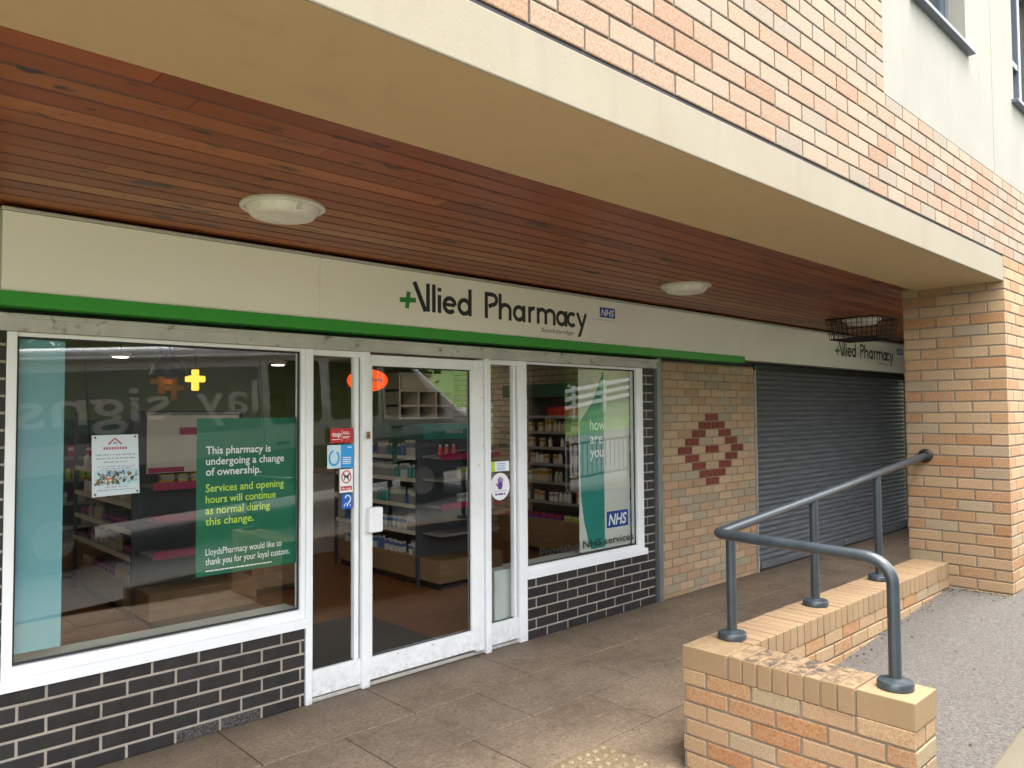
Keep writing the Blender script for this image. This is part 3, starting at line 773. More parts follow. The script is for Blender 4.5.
# ------------------------------------------------------------------ ceiling lights and the wire guard
def light(x, y, label):
    t = thing('ceiling_light', label, 'ceiling light', (x, y, 2.66), 'round bulkhead lights in the timber ceiling')
    z = 2.6595
    mb = MB(); mb.lathe([(.165,0),(.188,0),(.190,-.012),(.183,-.018),(.168,-.018),(.165,-.004)], (x, y, z), 48); mb.build('ring', M['lightbase'], t, smooth=True)
    mb = MB(); mb.lathe([(.166,-.004),(.163,-.022),(.150,-.042),(.138,-.054),(.128,-.057),(.100,-.060),(.05,-.062),(.001,-.0625)], (x, y, z), 48); d = mb.build('diffuser', M['lens'], t, smooth=True)
    mb = MB(); mb.hexa([(x+a*.8,y+b,z+c) for c in (-.046,-.012) for a, b in ((-.012,-.172 if c > -.02 else -.156),(.012,-.172 if c > -.02 else -.156),(.012,-.14),(-.012,-.14))])
    mb.build('clip', M['grey_metal'], t); return t
light(1.615, 3.235, 'round frosted ceiling light nearest the viewer, over the left display window')
light(4.90, 3.26, 'plain round ceiling light over the right display window')
light(8.12, 3.25, 'round ceiling light caged inside the black wire guard')
t = thing('wire_guard', 'black wire cage fixed to the timber ceiling near the second sign', 'light guard', (8.12, 3.25, 2.44))
mb = MB(); cx, cy = 8.12, 3.25
def rect(a, z): return [(cx-a,cy-a,z),(cx+a,cy-a,z),(cx+a,cy+a,z),(cx-a,cy+a,z),(cx-a,cy-a,z)]
for a, z, r in ((.265,2.654,.006),(.235,2.445,.006),(.258,2.60,.003),(.250,2.55,.003),(.243,2.50,.003)):
    q = rect(a, z)
    for i in range(4): mb.tube([q[i], q[i+1]], r, 6)
for i in range(11):
    s = -1+2*i/10
    for sx, sy, ux, uy in ((0,-1,1,0),(0,1,1,0),(-1,0,0,1),(1,0,0,1)):
        mb.tube([(cx+ux*s*.265+sx*.265, cy+uy*s*.265+sy*.265, 2.654), (cx+ux*s*.235+sx*.235, cy+uy*s*.235+sy*.235, 2.445)], .0032, 6)
    mb.tube([(cx+s*.235, cy-.235, 2.445), (cx+s*.235, cy+.235, 2.445)], .0032, 6)
    if i % 2 == 0: mb.tube([(cx-.235, cy+s*.235, 2.443), (cx+.235, cy+s*.235, 2.443)], .0032, 6)
mb.build('wire_cage', M['wire'], t)

# ------------------------------------------------------------------ low brick wall and handrail
lw = thing('brick_wall', 'low buff brick ramp wall turning a corner with brick on edge coping', 'wall', (3.2, 2.0, 0))
mb = MB(); ct = .485; co = dict(course=.0775, Lb=.228, zoff=ct-.0775*8+.005, pal=pal_buff)
bricks(mb, 'X', 3.105, -1, 1.08, 2.11, -.02, ct, uoff=1.08-.119, **co)
bricks(mb, 'Y', 2.105, 1, 3.10, 6.13, -.02, ct, uoff=3.10, **co)
bricks(mb, 'Y', 1.885, -1, 3.325, 6.13, .1, ct, uoff=3.31, **co)
bricks(mb, 'X', 3.320, 1, 1.08, 1.88, .1, ct, uoff=1.08, **co)
bricks(mb, 'Y', 1.085, -1, 3.10, 3.325, -.02, ct, uoff=3.10, **co)
bk = mb.build('brickwork', M['brick'], lw)
mb = MB(); mb.box(3.105, 3.320, 1.085, 1.885, -.1, ct-.001); mb.box(3.105, 6.13, 1.8852, 2.105, -.1, ct-.001); mb.build('mortar', M['mortar'], bk)
mb = MB(); c0 = .5945; rr = random.Random(5)
def cop(x0, x1, y0, y1, stain):
    j = .9+rr.random()*.16; mb.col = (.235*j, .155*j*(.97+.06*rr.random()), .086*j, stain)
    q = lambda: (rr.random()-.5)*.003
    mb.box(x0+q()*.5, x1+q()*.5, y0+q(), y1+q(), ct+.001, c0+q())
cop(3.10, 3.328, 1.878, 2.112, .25); cop(3.10, 3.328, 1.078, 1.298, .12)
n = 8; p = (1.872-1.304)/n
for i in range(n): cop(3.098, 3.330, 1.304+p*i+.003, 1.304+p*(i+1)-.004, (.55, .85, 1, 1, .9, 1, .9, .5)[i])
n = 37; p = (6.128-3.335)/n
for i in range(n): cop(3.335+p*i+.003, 3.335+p*(i+1)-.004, 1.876, 2.112, .1)
mb.build('coping', M['coping'], lw, bevel=.004)
mb = MB(); mb.box(3.106, 3.322, 1.30, 1.878, ct+.002, c0-.010); mb.box(3.330, 6.128, 1.884, 2.104, ct+.002, c0-.010); mb.build('coping_mortar', M['mortar'], lw)

hr = thing('handrail', 'dark blue grey tubular metal handrail standing on the low brick wall', 'handrail', (3.22, 2.0, c0))
r = .0245
def zl(x): return 1.125+.0885*(x-3.36)
px4, py4 = 3.222, 1.192
path = [(px4, py4, c0+.02), (px4, py4, 1.0)]
path += [(px4, py4+.10-.10*math.cos(R(a)), 1.0+.10*math.sin(R(a))) for a in (12,24,36,48,60,72,84)]
path += [(px4, py4+.10, 1.10+.002), (px4, 1.55, 1.108), (px4, 1.93, 1.118)]
path += [(px4+.045-.045*math.cos(R(a)), 1.945+.055*math.sin(R(a)), 1.119) for a in (25,50,70)]
path += [(px4+.05, 2.0, 1.119), (3.36, 2.0, 1.126), (4.26, 2.0, zl(4.26)), (5.19, 2.004, zl(5.19)), (6.10, 2.012, zl(6.10)-.006), (6.13, 2.012, zl(6.13)-.006)]
mb = MB(); mb.tube(path, r, 18); mb.build('rail', M['rail'], hr, smooth=True)
flp = [(.030,.060),(.034,.052),(.060,.034),(.066,.026),(.068,.004),(.066,0)][::-1]
for x, y, post in ((3.36,2.0,1),(4.26,2.0,1),(5.19,2.004,1),(px4,py4,0)):
    if post:
        mb = MB(); mb.tube([(x,y,c0+.01),(x,y,(zl(x) if x > 3.4 else 1.126)-.012)], r*.98, 16); o = mb.build('post', M['rail'], hr, smooth=True)
    else: o = hr
    mb = MB(); mb.lathe([(.068,0),(.069,.022),(.064,.030),(.034,.037),(.027,.040)], (x, y, c0+.0015), 32)
    mb.build('flange', M['rail'], o, smooth=True)
mb = MB(); mb.lathe([(.05,0),(.05,-.012),(.042,-.02),(.028,-.024)], (6.129, 2.012, zl(6.13)-.006), 24, 'x'); mb.build('wall_flange', M['wire'], hr, smooth=True)

mb = MB(); q = random.Random(9)
for i in range(150):
    k = q.random()
    if k < .5: x, y = q.uniform(3.4, 6.1), 1.875-abs(q.gauss(0, .05)); z = road_z(x)+.003
    elif k < .7: x, y = 6.12-abs(q.gauss(0, .06)), q.uniform(1.5, 1.87); z = road_z(x)+.003
    elif k < .85: x, y = q.uniform(3.2, 6.5), q.uniform(1.0, 1.85); z = road_z(x)+.003
    else: x, y = q.uniform(4.1, 7.4), 4.09-abs(q.gauss(0, .05)); z = .003
    sz = .004+q.random()*.010; a = q.random()*6.28; g = .6+q.random()*.8; mb.col = (.11*g, .065*g, .035*g, 1)
    mb.face([(x+sz*c*math.cos(a)-d*sz*math.sin(a), y+sz*c*math.sin(a)+d*sz*math.cos(a), z+.004*e) for c, d, e in ((-1,0,0),(0,-.5,1),(1,0,.3),(.1,.5,1.2))])
M['litter'] = leaf_mat('dry_leaf', (.8, .8, .8), (1, 1, 1))
o = mb.build('leaf_litter', M['litter'], kind='stuff'); tag(o, 'scattered dry brown leaf fragments and grit along the foot of the walls', 'leaf litter')
# ------------------------------------------------------------------ posters and stickers
YG = F+.046      # just behind the glass
p = thing('poster', 'large dark green change of ownership poster in the left window', 'poster', (1.59, YG, .826))
mb = MB(); mb.box(1.588, 2.170, YG, YG+.002, .828, 1.682); mb.build('sheet', M['poster_green'], p)
mb = MB(); yy = YG-.001
for i, s in enumerate(('This pharmacy is', 'undergoing a change', 'of ownership.')): put_text(mb, s, 1.638, (1.487, 1.428, 1.370)[i], yy, h=.0415, w=(.372,.455,.315)[i], bold=.014)
for i, s in enumerate(('LloydsPharmacy would like to', 'thank you for your loyal custom.')): put_text(mb, s, 1.640, (.938,.886)[i], yy, h=.036, w=(.440,.490)[i])
dashes(mb, 1.640, 2.02, .850, .009, yy, 5)
mb.build('white_lettering', M['white'], p)
mb = MB()
for i, s in enumerate(('Services and opening', 'hours will continue', 'as normal during', 'this change.')): put_text(mb, s, 1.638, (1.281, 1.220, 1.160, 1.100)[i], yy, h=.0415, w=(.455,.405,.370,.272)[i], bold=.011)
mb.build('lime_lettering', M['lime'], p)
p = thing('flyer', 'white community flyer with a house emblem and picture strip on the left window', 'flyer', (1.075, YG, 1.30))
mb = MB(); mb.prism([(1.079,1.297),(1.300,1.304),(1.289,1.604),(1.074,1.602)], 'y', YG, YG+.002); mb.build('sheet', M['paper'], p)
mb = MB(); ribbon(mb, [(1.150,1.556),(1.180,1.586),(1.212,1.556)], .008, YG-.001); mb.build('emblem', M['red'], p)
mb = MB(); ribbon(mb, [(1.172,1.558),(1.181,1.567),(1.192,1.556)], .006, YG-.001); mb.build('emblem_foot', M['mid_blue'], p); mb = MB()
for i in range(9): mb.box(1.128+.0125*i, 1.128+.0125*i+.008, YG-.0012, YG-.0004, 1.530, 1.543)
mb.build('emblem_lettering', M['pink'], p)
mb = MB(); rr = random.Random(2)
for i, (zz, x0, x1) in enumerate(((1.500,1.095,1.278),(1.482,1.096,1.280),(1.464,1.130,1.240),(1.443,1.10,1.275),(1.432,1.12,1.262),(1.340,1.14,1.25),(1.326,1.10,1.285))):
    x = x0
    while x < x1:
        l = .008+rr.random()*.018; mb.box(x, min(x+l, x1), YG-.0012, YG-.0004, zz, zz+(.0075 if i < 3 else .005)); x += l+.005
mb.build('faint_lettering', M['greytext'], p)
mb = MB(); cols = [M[k] for k in ('gon','board','board','gon_grey','brass','mid_blue','lime','orange','greytext','pale_blue','greytext','gon')]
mb.cur = 9; mb.box(1.088, 1.292, YG-.0006, YG-.0003, 1.352, 1.428)
for i in range(95):
    mb.cur = rr.choice((0,0,1,2,3,3,8,8,9,10,11,11,4,5)) if not (4 < i < 12) else (6,7,1,7,6,7,1)[i-5]
    x = 1.094+rr.random()*.190; z = 1.358+rr.random()*.062
    if 4 < i < 12: x = 1.105+.008*i; z = 1.37+rr.random()*.02
    a = rr.random()*3.14; w1, h1 = .006+rr.random()*.010, .003+rr.random()*.006; ca, sa = math.cos(a), math.sin(a); yy2 = YG-.0008-.000012*i
    mb.face([(x+dx*w1*ca-dz*h1*sa, yy2, min(1.428, max(1.352, z+dx*w1*sa+dz*h1*ca))) for dx, dz in ((-1,-.6),(0,-1),(1,-.5),(.8,.8),(-.2,1),(-1,.5))])
mb.build('picture_strip', cols, p)
mb = MB()
for x, z in ((1.09,1.591),(1.275,1.593),(1.093,1.309),(1.288,1.315)): mb.lathe([(.005,0),(.005,-.002)], (x, YG-.0005, z), 10, 'y')
mb.build('corner_sucker', M['ink'], p)
b = MB(); b.box(.752, .953, F+.050, F+.056, .60, 2.07); tag(b.build('window_screen', M['blind']), 'tall pale blue screen panel behind the left edge of the left window', 'screen panel')
p = thing('poster', 'tall pale poster with a teal shape behind the right window', 'poster', (4.73, F+.07, .55))
Yh = F+.075
mb = MB(); mb.box(4.715, 5.385, Yh, Yh+.004, .55, 2.065); mb.build('sheet', M['howposter'], p)
mb = MB()
mb.prism([(4.726,1.62),(4.726,1.20),(4.735,1.02),(4.77,.80),(4.82,.64),(4.86,.56),(5.035,.56),(5.035,1.62)], 'y', Yh-.0012, Yh-.0002)
mb.prism([(4.90,1.80),(5.035,2.06),(5.035,1.622),(4.726,1.622)][::-1], 'y', Yh-.0012, Yh-.0002)
mb.build('teal_shape', M['teal'], p)
mb = MB()
for i, s in enumerate(('how', 'are', 'you')): put_text(mb, s, 4.855, 1.555-.115*i, Yh-.002, h=.088, w=(.20,.16,.17)[i], bold=.006)
mb.build('white_lettering', M['white'], p)
nhs(5.062, 5.352, .712, .852, Yh-.0005, p)
v = MB(); put_text(v, 'Providing NHS services', 4.205, .592, YG-.013, h=.060, w=1.165, bold=.012)
tag(v.build('window_lettering', M['ink']), 'black Providing NHS services lettering along the bottom of the right window', 'lettering')
def sticker(name, label, x0, x1, z0, z1, m):
    t = thing(name, label, 'sticker', (x0, YG, z0)); mb = MB(); mb.box(x0, x1, YG-.012, YG-.0108, z0, z1); mb.build('sheet', m, t); return t
ys = YG-.0128
t = sticker('sticker', 'dark red sticker reading top, highest of the stickers beside the door', 2.400, 2.558, 1.522, 1.612, M['red'])
mb = MB(); put_text(mb, 'top', 2.412, 1.562, ys, h=.030, w=.062, bold=.02)
for z in (1.586,1.576,1.558,1.550): mb.box(2.488, 2.545-(z*1000 % 3)*.008, ys-.0003, ys+.0003, z, z+.004)
mb.box(2.480, 2.482, ys-.0003, ys+.0003, 1.532, 1.602); mb.box(2.412, 2.470, ys-.0003, ys+.0003, 1.542, 1.546); mb.build('lettering', M['white'], t)
t = sticker('sticker', 'square sticker with a pale swirl half and a bright blue half', 2.380, 2.560, 1.366, 1.510, M['pale_blue'])
mb = MB(); mb.box(2.474, 2.5605, ys, ys+.0008, 1.3655, 1.5105); mb.build('blue_half', M['sky_blue'], t)
mb = MB(); ribbon(mb, arc(2.427,1.430,.033,.044,100,420,20), .012, ys); ribbon(mb, arc(2.427,1.415,.030,.026,180,340,10), .010, ys-.0008); mb.build('swirl', M['sky_blue'], t)
mb = MB(); dashes(mb, 2.522, 2.550, 1.490, .010, ys, 7)
for z in (1.428,1.416,1.404,1.392): mb.box(2.486, 2.545-(z*1000 % 4)*.006, ys-.0006, ys, z, z+.005)
mb.build('lettering', M['white'], t)
t = sticker('sticker', 'white no dogs sticker with a red prohibition ring and red foot band', 2.466, 2.560, 1.213, 1.358, M['white'])
mb = MB(); ribbon(mb, arc(2.513,1.310,.033,.037,0,360,28), .007, ys); ribbon(mb, [(2.490,1.336),(2.536,1.284)], .006, ys); mb.box(2.473, 2.553, ys, ys+.0006, 1.226, 1.252); mb.build('red_ring', M['red'], t)
mb = MB(); ribbon(mb, [(2.497,1.312),(2.527,1.312)], .013, ys-.001); ribbon(mb, [(2.500,1.312),(2.498,1.292)], .006, ys-.001); ribbon(mb, [(2.524,1.312),(2.527,1.292)], .006, ys-.001); ribbon(mb, [(2.524,1.316),(2.535,1.330)], .010, ys-.001); ribbon(mb, [(2.498,1.314),(2.489,1.326)], .004, ys-.001); mb.build('dog_mark', M['ink'], t)
mb = MB(); put_text(mb, 'No dogs', 2.513, 1.232, ys-.0008, h=.014, w=.066, align='C', bold=.01); mb.build('lettering', M['white'], t)
t = sticker('sticker', 'small blue hearing loop sticker, lowest of the stickers beside the door', 2.484, 2.556, 1.112, 1.206, M['mid_blue'])
mb = MB(); ribbon(mb, arc(2.523,1.172,.020,.022,160,-60,14), .007, ys); ribbon(mb, [(2.533,1.153),(2.522,1.140),(2.518,1.128)], .007, ys); ribbon(mb, [(2.497,1.128),(2.512,1.150)], .005, ys); put_text(mb, 'T', 2.535, 1.122, ys, h=.016); mb.build('ear_mark', M['white'], t)
t = sticker('sticker', 'narrow white and pale green sticker above the round hand sticker', 3.702, 3.888, 1.272, 1.345, M['white'])
mb = MB(); mb.box(3.702, 3.745, ys, ys+.0006, 1.272, 1.345); mb.build('green_end', M['lime'], t)
mb = MB()
for z in (1.325, 1.310, 1.295, 1.283): mb.box(3.765, 3.862-(z*1000 % 3)*.008, ys-.0003, ys+.0003, z, z+.005)
mb.build('faint_lettering', M['sky_blue'], t)
t = thing('sticker', 'round white sticker with a purple raised hand', 'sticker', (3.79, YG, 1.06))
mb = MB(); mb.prism([(3.795+.096*math.cos(R(a)), 1.160+.100*math.sin(R(a))) for a in range(0,360,10)], 'y', YG-.012, YG-.0108); mb.build('sheet', M['white'], t)
mb = MB(); mb.prism([(3.772,1.160),(3.780,1.140),(3.808,1.140),(3.818,1.160),(3.818,1.190),(3.772,1.190)], 'y', ys-.0004, ys+.0004)
for i, (dx, l) in enumerate(((-.002,.030),(.0,.042),(.001,.040),(.004,.030))):
    x = 3.777+.0125*i; ribbon(mb, [(x,1.188),(x+dx,1.190+l)], .0095, ys-.0008)
ribbon(mb, [(3.776,1.158),(3.752,1.184)], .0095, ys-.0008); dashes(mb, 3.745, 3.845, 1.098, .017, ys, 8); mb.build('hand_mark', M['purple'], t)
mb = MB()
for x in (3.74, 3.765, 3.79, 3.815, 3.838): mb.box(x, x+.017, ys-.0003, ys+.0003, 1.124, 1.130)
mb.build('small_lettering', M['greytext'], t)
for o in COL.objects:
    if o.get('category') == 'sticker' and o.location.x < 3:
        o.location = (o.location.x*.9887, F+.016, 1.7+(o.location.z-1.7)*.9887); o.scale = (.9887, 1, .9887)
v = MB(); put_text(v, 'Welcome to', 2.90, 1.475, F+.0105, h=.040, w=.30, bold=.004); tag(v.build('door_lettering', M['ink']), 'dark Welcome to lettering on the sliding door glass', 'lettering')

# ------------------------------------------------------------------ inside the shop
mb = MB(); mb.box(-.6, 7.4, F+.07, 9.5, -.1, .001); mb.build('shop_floor', M['floor'], kind='structure')
ROOM_H = 2.42
room = thing('shop_interior', 'walls and ceiling of the pharmacy sales floor seen through the glass', 'shop interior', (3.4, 9.4, 0))
mb = MB(); mb.box(-.6, 7.3, 9.35, 9.45, 0, 2.66); mb.build('back_wall', M['greenwall'], room)
mb = MB(); mb.box(-.7, -.6, F+.15, 9.45, 0, 2.66); mb.build('side_wall', M['wallwhite'], room)
mb = MB(); bricks(mb, 'X', 7.305, -1, F+.16, 9.35, 0, ROOM_H, pal=lambda: (lambda j: (.58*j,.53*j,.44*j,.3))(.92+rnd.random()*.12), proud=.004)
o = mb.build('brick_side_wall', M['creambrick'], room); mb = MB(); mb.box(7.305, 7.43, F+.16, 9.45, 0, 2.66); mb.build('mortar', M['mortar'], o)
mb = MB(); mb.box(-.6, 7.3, F+.12, 9.35, ROOM_H, ROOM_H+.05); mb.build('ceiling', M['ceil'], room)
for x in (1.2, 3.7, 6.2):
    for y in (5.6, 8.0):
        t = thing('ceiling_panel_light', 'long lit ceiling panel inside the pharmacy', 'ceiling light', (x, y, ROOM_H), 'lit ceiling panels inside the shop')
        mb = MB(); mb.box(x-.62, x+.62, y-.10, y+.10, ROOM_H-.012, ROOM_H-.001); mb.build('frame', M['wallwhite'], t)
        mb = MB(); mb.box(x-.60, x+.60, y-.08, y+.08, ROOM_H-.016, ROOM_H-.0125); mb.build('diffuser', M['lamp'], t)
mb = MB(); mb.box(1.9, 3.55, F+.08, 5.62, .001, .010); tag(mb.build('door_mat', M['mat'], bevel=.003), 'large charcoal entrance mat just inside the sliding door', 'mat')

def bottle_me(m1, m2):
    mb = MB(); mb.lathe([(.026,0),(.028,.006),(.028,.085),(.020,.1),(.012,.106)], (0,0,0), 14); mb.cur = 1; mb.lathe([(.014,.106),(.014,.126),(.012,.128)], (0,0,0), 12)
    return mb, [m1, m2]
def carton_me(m1, m2, w, d, h):
    mb = MB(); mb.box(-w/2, w/2, -d/2, d/2, 0, h); mb.cur = 1; e = .0006
    mb.box(-w/2-e, w/2+e, -d/2-e, d/2+e, h*.55, h*.85, 'xXyY'); return mb, [m1, m2]
PM = {k: simple('pack_'+k, c, .4, 0, .05) for k, c in dict(white=(.72,.70,.66), cream=(.60,.50,.36), red=(.50,.03,.03), blue=(.05,.16,.42), green=(.12,.36,.08), lime=(.42,.55,.08), amber=(.48,.22,.04), grey=(.34,.34,.36), teal=(.04,.28,.28), purple=(.22,.05,.30), yellow=(.70,.50,.05), pink=(.6,.12,.25)).items()}
PROTO = {}
def product(kind, a, b, where, loc, rotz=0.0, s=1.0):
    key = (kind, a, b)
    if key not in PROTO:
        mb, ms = bottle_me(PM[a], PM[b]) if kind == 'bottle' else carton_me(PM[a], PM[b], *dict(carton=(.07,.04,.11), pack=(.11,.05,.07), slim_box=(.035,.09,.15))[kind])
        o = mb.build(kind, ms, local=True, smooth=(kind == 'bottle')); PROTO[key] = o; ORG[o.name] = Vector((0,0,0)); first = True
    else:
        o = PROTO[key].copy(); COL.objects.link(o)
    o.location = loc; o.rotation_euler = (0,0,rotz); o.scale = (s,s,s)
    names = {'bottle': 'bottle', 'carton': 'upright carton', 'pack': 'flat pack', 'slim_box': 'slim box'}
    tag(o, f'small {a} {names[kind]} with {b} band on {where}' if kind != 'bottle' else f'small {a} bottle with {b} cap on {where}', kind.replace('_', ' '), f'{a} and {b} {names[kind]} items on {where}')
    return o
def stock(where, axis, fixed, a, b, zs, combos, seed, rotz, step=.105, skip=.12, depth=0.0):
    q = random.Random(seed)
    for z in zs:
        t = a+.05; combo = q.choice(combos); left = q.randint(2, 4)
        while t < b-.04:
            if left == 0: combo = q.choice(combos); left = q.randint(2, 4)
            left -= 1
            st = {'bottle':.068, 'carton':.085, 'pack':.13, 'slim_box':.048}[combo[0]]
            if q.random() > skip:
                s = .92+q.random()*.16
                loc = (fixed, t, z) if axis == 'y' else (t, fixed, z)
                product(combo[0], combo[1], combo[2], where, loc, rotz+(q.random()-.5)*.16, s)
            t += st

def gondola(name, label, x0, x1, y0, y1, ztop, side_z, end_z, header=None):
    g = thing(name, label, 'shelving unit', (x0, y0, 0)); ye = y0+.32
    mb = MB(); mb.box(x0+.02, x1-.02, y0, y1, .07, .285); mb.build('base', M['oak'], g, bevel=.004)
    mb = MB(); mb.box(x0+.05, x1-.05, y0+.04, y1-.04, .001, .07); mb.build('plinth', M['black'], g)
    mb = MB(); mb.box(x0+.02, x1-.02, ye, ye+.03, .285, ztop); mb.box((x0+x1)/2-.015, (x0+x1)/2+.015, ye+.03, y1, .285, ztop-.1); mb.build('back_panel', M['gon'], g)
    for x in (x0, x1-.03):
        for y in (ye, y1-.03):
            mb = MB(); mb.box(x-.012, x+.018, y, y+.03, .001, ztop); mb.build('upright', M['gon'], g)
    for z in side_z:
        mb = MB(); mb.box(x0, (x0+x1)/2-.016, ye+.032, y1, z-.022, z); s = mb.build('shelf', M['gon_grey'], g, bevel=.002)
        mb = MB(); mb.box(x0-.008, x0-.0005, ye+.032, y1, z-.03, z+.008); mb.build('price_strip', M['board'], s)
        mb = MB(); mb.box((x0+x1)/2+.016, x1, ye+.032, y1, z-.022, z); mb.build('shelf', M['gon_grey'], g, bevel=.002)
    for z, pk in end_z:
        mb = MB(); mb.box(x0+.05, x1-.03, y0+.02, ye-.001, z-.022, z); s = mb.build('shelf', M['gon_grey'], g, bevel=.002)
        if pk:
            mb = MB(); mb.box(x0+.05, x1-.03, y0+.006, y0+.0195, z-.032, z+.030); mb.build('price_strip', M['pink'], s)
    return g
ga = gondola('shelving_unit', 'dark slate shelving unit with magenta shelf edges behind the left window', 2.05, 2.98, 6.38, 8.5, 1.74, (.52,.74,.96,1.20), ((.58,1),(.87,1),(1.13,1)))
mb = MB(); mb.box(2.05, 2.80, 6.40, 6.412, 1.235, 1.70); o = mb.build('display_board', M['board'], ga)
mb = MB(); mb.box(2.04, 2.81, 6.394, 6.412, 1.702, 1.722); mb.build('top_rail', M['gon_grey'], o)
mb = MB(); mb.box(2.30, 2.50, 6.397, 6.3995, 1.54, 1.60); mb.box(2.06, 2.34, 6.397, 6.3995, 1.24, 1.28); mb.build('magenta_label', M['pink'], o)
gb = gondola('shelving_unit', 'dark slate shelving unit with a teal header board behind the sliding door', 4.50, 5.35, 5.80, 7.7, 1.44, (.53,.79,1.05,1.27), ((.53,0),(.80,1),(1.06,0),(1.28,1)))
mb = MB(); mb.box(4.42, 5.36, 6.06, 6.10, 1.442, 1.60); hd = mb.build('header_board', M['teal'], gb, bevel=.004)
mb = MB(); put_text(mb, 'seasonal', 4.80, 1.50, 6.058, h=.045, w=.22); mb.build('lettering', M['white'], hd)
mb = MB(); mb.box(4.36, 4.40, 5.9, 6.9, 1.45, 1.58); mb.box(4.40, 4.44, 6.4, 6.42, 1.2, 1.47); mb.build('side_header', M['darkgreen'], gb)
A_W = 'the slate shelving behind the left window'; B_W = 'the slate shelving behind the door'
stock(A_W, 'y', 2.12, 6.75, 8.45, (.285,.52,.74,.96,1.20), [('bottle','cream','white'),('carton','white','grey'),('pack','purple','pink'),('bottle','white','amber'),('pack','cream','white')], 21, PI := math.pi/2, skip=.15)
stock(B_W, 'y', 4.57, 6.17, 7.65, (.285,.53,.79,1.05,1.27), [('slim_box','white','grey'),('slim_box','grey','white'),('bottle','teal','white'),('slim_box','cream','grey'),('bottle','blue','white'),('carton','white','blue')], 22, 0, skip=.08)
for x in (4.62, 4.70, 4.79): product('bottle', 'red', 'white', 'the top magenta shelf behind the door', (x, 5.92, 1.28), 0, .9)
for x in (4.86, 4.95): product('carton', 'cream', 'lime', 'the grey end shelf behind the door', (x, 5.90, 1.06), 0, .95)
for x in (4.86, 4.95): product('carton', 'white', 'grey', 'the lower magenta shelf behind the door', (x, 5.90, .80), 0, .95)
for x in (2.24, 2.35, 2.46): product('pack', 'yellow', 'grey', 'the top magenta shelf behind the left window', (x, 6.48, 1.13), 0, 1.25)
def wall_unit(label, plane, fixed, dep, a, b, zs, ztop, base_h):
    """run of wall shelving facing -X (plane X) or -Y (plane Y)"""
    g = thing('wall_shelving', label, 'shelving unit', (fixed, a, 0) if plane == 'X' else (a, fixed, 0))
    def bx(f0, f1, u0, u1, z0, z1):
        mb = MB(); mb.box(*((f0, f1, u0, u1) if plane == 'X' else (u0, u1, f0, f1)), z0, z1); return mb
    bx(fixed+dep-.02, fixed+dep, a, b, base_h, ztop).build('back_panel', M['gon'], g)
    bx(fixed-.05, fixed+dep, a, b, .05, base_h).build('base', M['oak'], g, bevel=.004)
    for z in zs:
        s = bx(fixed, fixed+dep-.021, a, b, z-.02, z).build('shelf', M['black'], g)
        bx(fixed-.008, fixed-.0005, a, b, z-.028, z+.006).build('price_strip', M['gon_grey'], s)
    bx(fixed+.05, fixed+dep-.021, a, b, ztop-.16, ztop).build('header_board', M['darkgreen'], g)
    return g
rs = (.62,.86,1.08,1.28,1.47,1.66)
wall_unit('dark wall shelving along the right hand brick wall inside the shop', 'X', 6.72, .55, 5.0, 7.35, rs, 2.06, .40)
R_W = 'the wall shelving behind the right window'
stock(R_W, 'y', 6.80, 5.0, 7.3, (.40,), [('pack','lime','white'),('pack','purple','red'),('pack','red','yellow')], 31, PI, skip=.05)
stock(R_W, 'y', 6.80, 5.0, 7.3, rs[:5], [('bottle','white','grey'),('carton','cream','amber'),('bottle','amber','white'),('carton','white','grey'),('bottle','cream','white'),('slim_box','cream','amber')], 32, PI, skip=.2)
stock(R_W, 'y', 6.80, 5.6, 6.6, rs[5:], [('carton','red','red')], 33, PI, skip=.1)
ls = (.55,.80,1.04,1.27)
wall_unit('dark wall shelving under a green header at the back of the shop', 'Y', 8.95, .38, .1, 3.6, ls, 1.66, .38)
L_W = 'the back wall shelving under the green header'
stock(L_W, 'x', 9.02, .9, 3.0, (1.27,), [('carton','red','white')], 41, 0, skip=.15)
stock(L_W, 'x', 9.02, .9, 3.0, (1.04,), [('bottle','lime','green'),('bottle','lime','red')], 42, 0, skip=.05)
stock(L_W, 'x', 9.02, .9, 3.0, (.38,.55,.80), [('carton','grey','white'),('pack','cream','white'),('bottle','teal','white')], 43, 0, skip=.45)
# counter, consulting hatch, picture, oak table
t = thing('wall_cupboard', 'cream dispensary cupboard with open pigeonholes at the back of the shop', 'cupboard', (6.9, 9.0, 1.0))
mb = MB(); x0, x1, y0, z0, z1 = 6.25, 7.25, 8.95, 1.62, 2.28
for z in (1.62, 1.80, 2.02, 2.26): mb.box(x0, x1, y0, 9.34, z, z+.03)
for x in (x0, 6.58, 6.9, x1-.03): mb.box(x, x+.03, y0+.004, 9.34, 1.65, 2.26)
mb.build('carcass', M['board'], t); mb = MB(); mb.box(x0+.031, x1-.031, 8.93, 8.949, 2.053, 2.258); mb.build('door', M['board'], t)
t = thing('serving_counter', 'long pale serving counter at the back of the shop', 'counter', (5.6, 8.5, 0))
mb = MB(); mb.box(4.2, 7.2, 8.45, 8.9, .001, .98); mb.build('front', M['wallwhite'], t); mb = MB(); mb.box(4.15, 7.25, 8.40, 8.92, .981, 1.02); mb.build('worktop', M['oak'], t, bevel=.004)
t = thing('picture', 'small dark framed certificate on the back wall', 'picture', (5.9, 9.33, 1.6))
mb = MB(); mb.box(5.80, 6.05, 9.32, 9.348, 1.62, 1.95); mb.build('frame', M['black'], t); mb = MB(); mb.box(5.83, 6.02, 9.316, 9.3195, 1.65, 1.92); mb.build('sheet', M['board'], t)
t = thing('display_table', 'low oak display block on the shop floor behind the left window', 'display block', (2.6, 6.2, 0))
